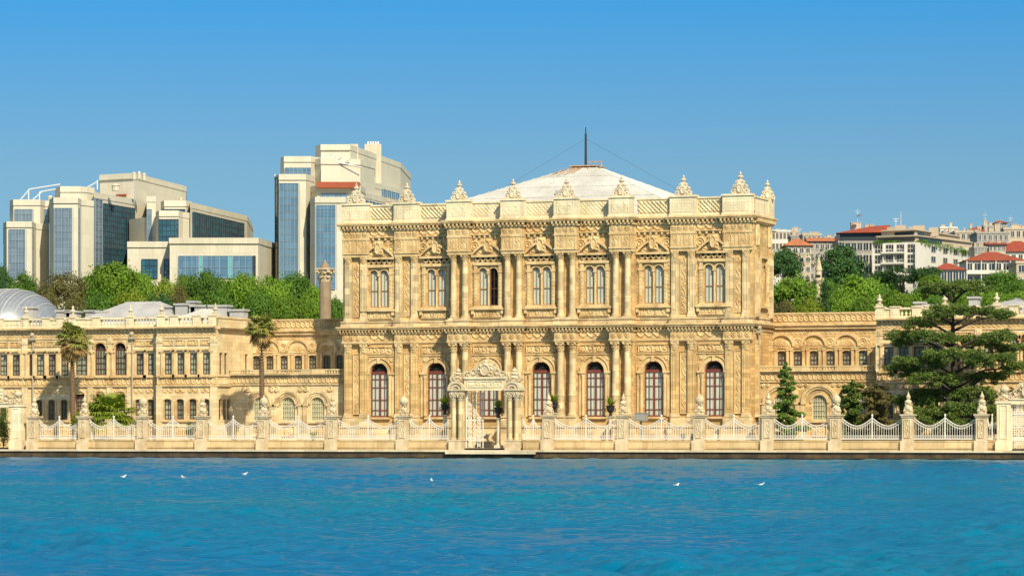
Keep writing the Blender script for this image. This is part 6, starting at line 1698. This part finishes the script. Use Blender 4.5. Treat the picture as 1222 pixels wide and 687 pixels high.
for (f1, b0, yt, ya_, ex) in ((1093, 1160, 282.5, 287, 3), (1092, 1146, 275, 279.5, 5)):
    P, _, _ = face_boxes(W(f1, T0 + ex), W(b0, T0 + 38), .05, .45, 0, 0, .2, .12); mb.prism(P, ZT(ya_, T0), ZT(yt, T0))
mb.build('glazing', 'darkglass', pent)
rnd_ = random.Random(9)
for i in range(12):
    mb = MB(); px = rnd_.uniform(1060, 1122); t_ = T0 + rnd_.uniform(15, 35); x, y = W(px, t_); w = rnd_.uniform(.7, 2.2); h_ = rnd_.uniform(.8, 2.4); mb.box(x - w, x + w, y - .8, y + .8, ZT(274, T0) - 1, ZT(274, T0) + h_)
    mb.build('rooftop_hut', 'aptbeige', ap)
mb = MB(); x, y = W(1075, T0 + 20); mb.tube([(x, y, ZT(274, T0)), (x, y, ZT(247, T0))], .12, 4, .06); x, y = W(1069, T0 + 20); mb.tube([(x, y, ZT(274, T0)), (x, y, ZT(254, T0))], .1, 4, .06); mb.box(x - .9, x + .9, y, y + .1, ZT(256, T0), ZT(255.4, T0)); mb.box(x - .5, x + .5, y, y + .1, ZT(259, T0), ZT(258, T0)); mb.build('antenna', 'steel', ap)
# roof garden planting along the terrace edge: one planter hedge
q = cloud([(*W(1097 + 72 * i / 16, T0 + 3 + 37 * i / 16), ZT(288.5, T0) - (i * .10), 1.6, 1.2, .7 + .4 * (i % 3)) for i in range(17)] + [(*W(1045 + 3 * i, T0 + 5), ZT(288, T0), 1.2, .8, .6) for i in range(10)], 6000, .22, 31)
q -= np.array(ORG[ap.name]); np_obj('terrace_planting', q, LF['mid'], ap)

a = town('apartment_building', 1140, 1166, 1080, 276, 300, 'pale stepped rooftop block behind the planted terrace', 'aptbeige', None, 0, 2, 4, 0, 14); stacks(*a[0:4], [(-.6, 2.0, 2), (.1, 3.2, 1.2), (.7, 1.4, 2.6)])
a = town('town_house', 1152, 1180, 1100, 277, 300, 'grey house with a small red hipped roof behind the terraces', 'aptgrey', 'hip', 7, 2, 4, 0, 14); stacks(*a[0:4], [(-.3, 4.4, 1.5), (.4, 3.4, 1.8)])
a = town('apartment_building', 1166, 1204, 1040, 277, 315, 'dark grey flat roofed block with white windows and tall chimneys', 'aptgrey', None, 0, 3, 6, 0, 16, wsize=(.5, .5)); stacks(*a[0:4], [(-.75, 3.2, 3), (-.2, 5.5, 1.0), (.1, 2.6, 3.6), (.55, 4.5, 2)]); mast(a[0], -2, a[2], 9); mast(a[0], 2.6, a[2], 5)
a = town('apartment_building', 1198, 1240, 1060, 272, 315, 'beige block with balconies and a satellite dish at the right edge of the skyline', 'aptbeige', None, 0, 3, 6, 0, 16); stacks(*a[0:4], [(-.8, 2.4, 2), (-.3, 3.4, 2.6), (.2, 2.2, 2)]); mast(a[0], -3, a[2], 5.5, True)
a = town('town_house', 1188, 1240, 1000, 300, 330, 'house with a bright red roof slope at the right edge above the long roof', 'aptwhite', 'hip', 15, 2, 6, -8, 22)
a = town('town_house', 1153, 1222, 900, 311, 342, 'long white two storey house under a bright red tiled roof', 'aptwhite', 'hip', 12, 2, 8, 0, 14, wsize=(.66, .55), bal=True); stacks(*a[0:4], [(-.1, 2.6, 1), (.5, 2.8, 1.2)])
a = town('town_house', 1213, 1260, 880, 312, 346, 'cream corner house cut by the right edge beside the long red roofed house', 'aptbeige', None, 0, 2, 4, 0, 14)
a = town('pavilion', 1116, 1151, 860, 322, 345, 'small open sided pavilion under a red hipped roof below the white apartment block', 'aptwhite', 'hip', 9, 1, 5, 0, 10, wsize=(.86, .66))
# far skyline blocks
for i, (p0, p1, yt, l) in enumerate(((962, 976, 284, 'white'), (984, 1004, 283, 'beige'), (1122, 1142, 271, 'cream'))):
    a = town('apartment_building', p0, p1, 1250, yt, 305, f'{l} distant rooftop block peeking over ' + ('the orange roof', 'the grey glazed block\'s left side', 'the planted terrace middle')[i], ('aptwhite', 'aptbeige', 'aptwhite')[i], None, 0, 2, 3, 0, 12); stacks(*a[0:4], [(-.4, 2, 1.6), (.4, 3, 1.2)])

for p0, p1, t_, yt, wm, rf, l in ((1174, 1188, 1130, 269, 'aptgrey', None, 'small grey tower like block rising behind the dark grey flat roofed block'),
        (1189, 1201, 1150, 266, 'aptwhite', 'hip', 'tiny white house with a red cap roof on the skyline near the right edge'), (1205, 1224, 1120, 274, 'aptbeige', 'gable', 'beige house with a low red ridge roof on the skyline at the right edge'),
        (1126, 1141, 1120, 277, 'aptgrey', None, 'grey block just right of the planted terrace top'), (945, 953, 1180, 276, 'aptbeige', None, 'slim beige tower block left of the cluttered rooftop block'),
        (1180, 1200, 960, 292, 'aptbeige', 'gable', 'beige house with a low red roof right above the long red roofed house'), (1163, 1178, 960, 294, 'aptgrey', None, 'grey cube house directly behind the long red roof')):
    a = town('town_house' if rf else 'apartment_building', p0, p1, t_, yt, yt + 28, l, wm, rf, 4, 3, 4, 0, 10, wsize=(.6, .6)); stacks(*a[0:4], [(-.5, 3, 1.2), (.4, 2.6, 1.8)])
# small buildings and scaffold behind the hall roof
r = empty('scaffold', (X(795, 30), 30, 1.0), 'green netted scaffold corner showing behind the right slope of the hall roof', 'scaffold')
mb = MB(); zs0 = ZT(231, T(795, 30)) - 1
for i in range(5):
    mb.tube([(i * 1.0 - 1.8, 0, zs0 - 5), (i * 1.0 - 1.8, 0, zs0 - .35 + .15 * (i % 2))], .05, 4)
mb.tube([(-2, 0, zs0 - .5), (2.6, 0, zs0 - .6)], .05, 4); local_build(mb, 'poles', 'darkwood', r)
mb = MB(); mb.box(-1.9, 2.4, .05, .12, zs0 - 3.0, zs0 - .8); local_build(mb, 'net', 'greennet', r)

# ================================================================== GULLS
def gull():
    r = empty('seagull', (0, 0, 0), 'x', 'seagull', 'gulls resting on the water')
    mb = MB(); n = 10; prof = [(-.32, .01, .06), (-.22, .06, .05), (-.05, .13, .04), (.1, .14, .05), (.2, .09, .1), (.25, .055, .17), (.29, .06, .22), (.34, .05, .23), (.38, .02, .22)]
    vs = []
    for (x, q, z) in prof:
        for k in range(n): a = 2 * math.pi * k / n; vs.append((x, q * math.cos(a), z + q * .8 * math.sin(a)))
    fs = [(i * n + k, i * n + (k + 1) % n, (i + 1) * n + (k + 1) % n, (i + 1) * n + k) for i in range(len(prof) - 1) for k in range(n)] + [tuple(range(n)), tuple(range((len(prof) - 1) * n, len(prof) * n))]
    mb.add(vs, fs); local_build(mb, 'body', 'gull', r)
    mb = MB(); mb.tube([(.37, 0, .22), (.45, 0, .20)], .018, 5, .004); local_build(mb, 'beak', 'beak', r)
    mb = MB()
    for s_ in (-1, 1): mb.add([(.12, s_ * .12, .10), (-.05, s_ * .15, .12), (-.42, s_ * .04, .14), (-.2, s_ * .09, .06)], [(0, 1, 2, 3)])
    local_build(mb, 'wings', 'greybox', r)
    return r
g0 = gull()
for i, (px, py, rz, l) in enumerate(((147, 571, 1.0, 'white gull floating farthest left, below the low fan palm'), (219, 572, 2.6, 'white gull floating second from the left, below the left wing'), (292, 567.5, .3, 'white gull floating below the left gallery, nearest the quay'),
                                     (515, 576, 2.0, 'small white gull floating below and left of the sea gate'), (807, 582, 1.2, 'white gull floating below the ball topped pillar right of the gate'), (907, 581.5, .2, 'white gull floating farthest right, below the hall corner'))):
    t = H * F / (py - HY); x, y = W(px, t); o = g0 if i == 0 else copy_tree(g0); o.location = (x, y, .09); o.rotation_euler = (0, 0, rz); o['label'] = l; o.scale = (.5,) * 3
print('objects', len(bpy.data.objects))
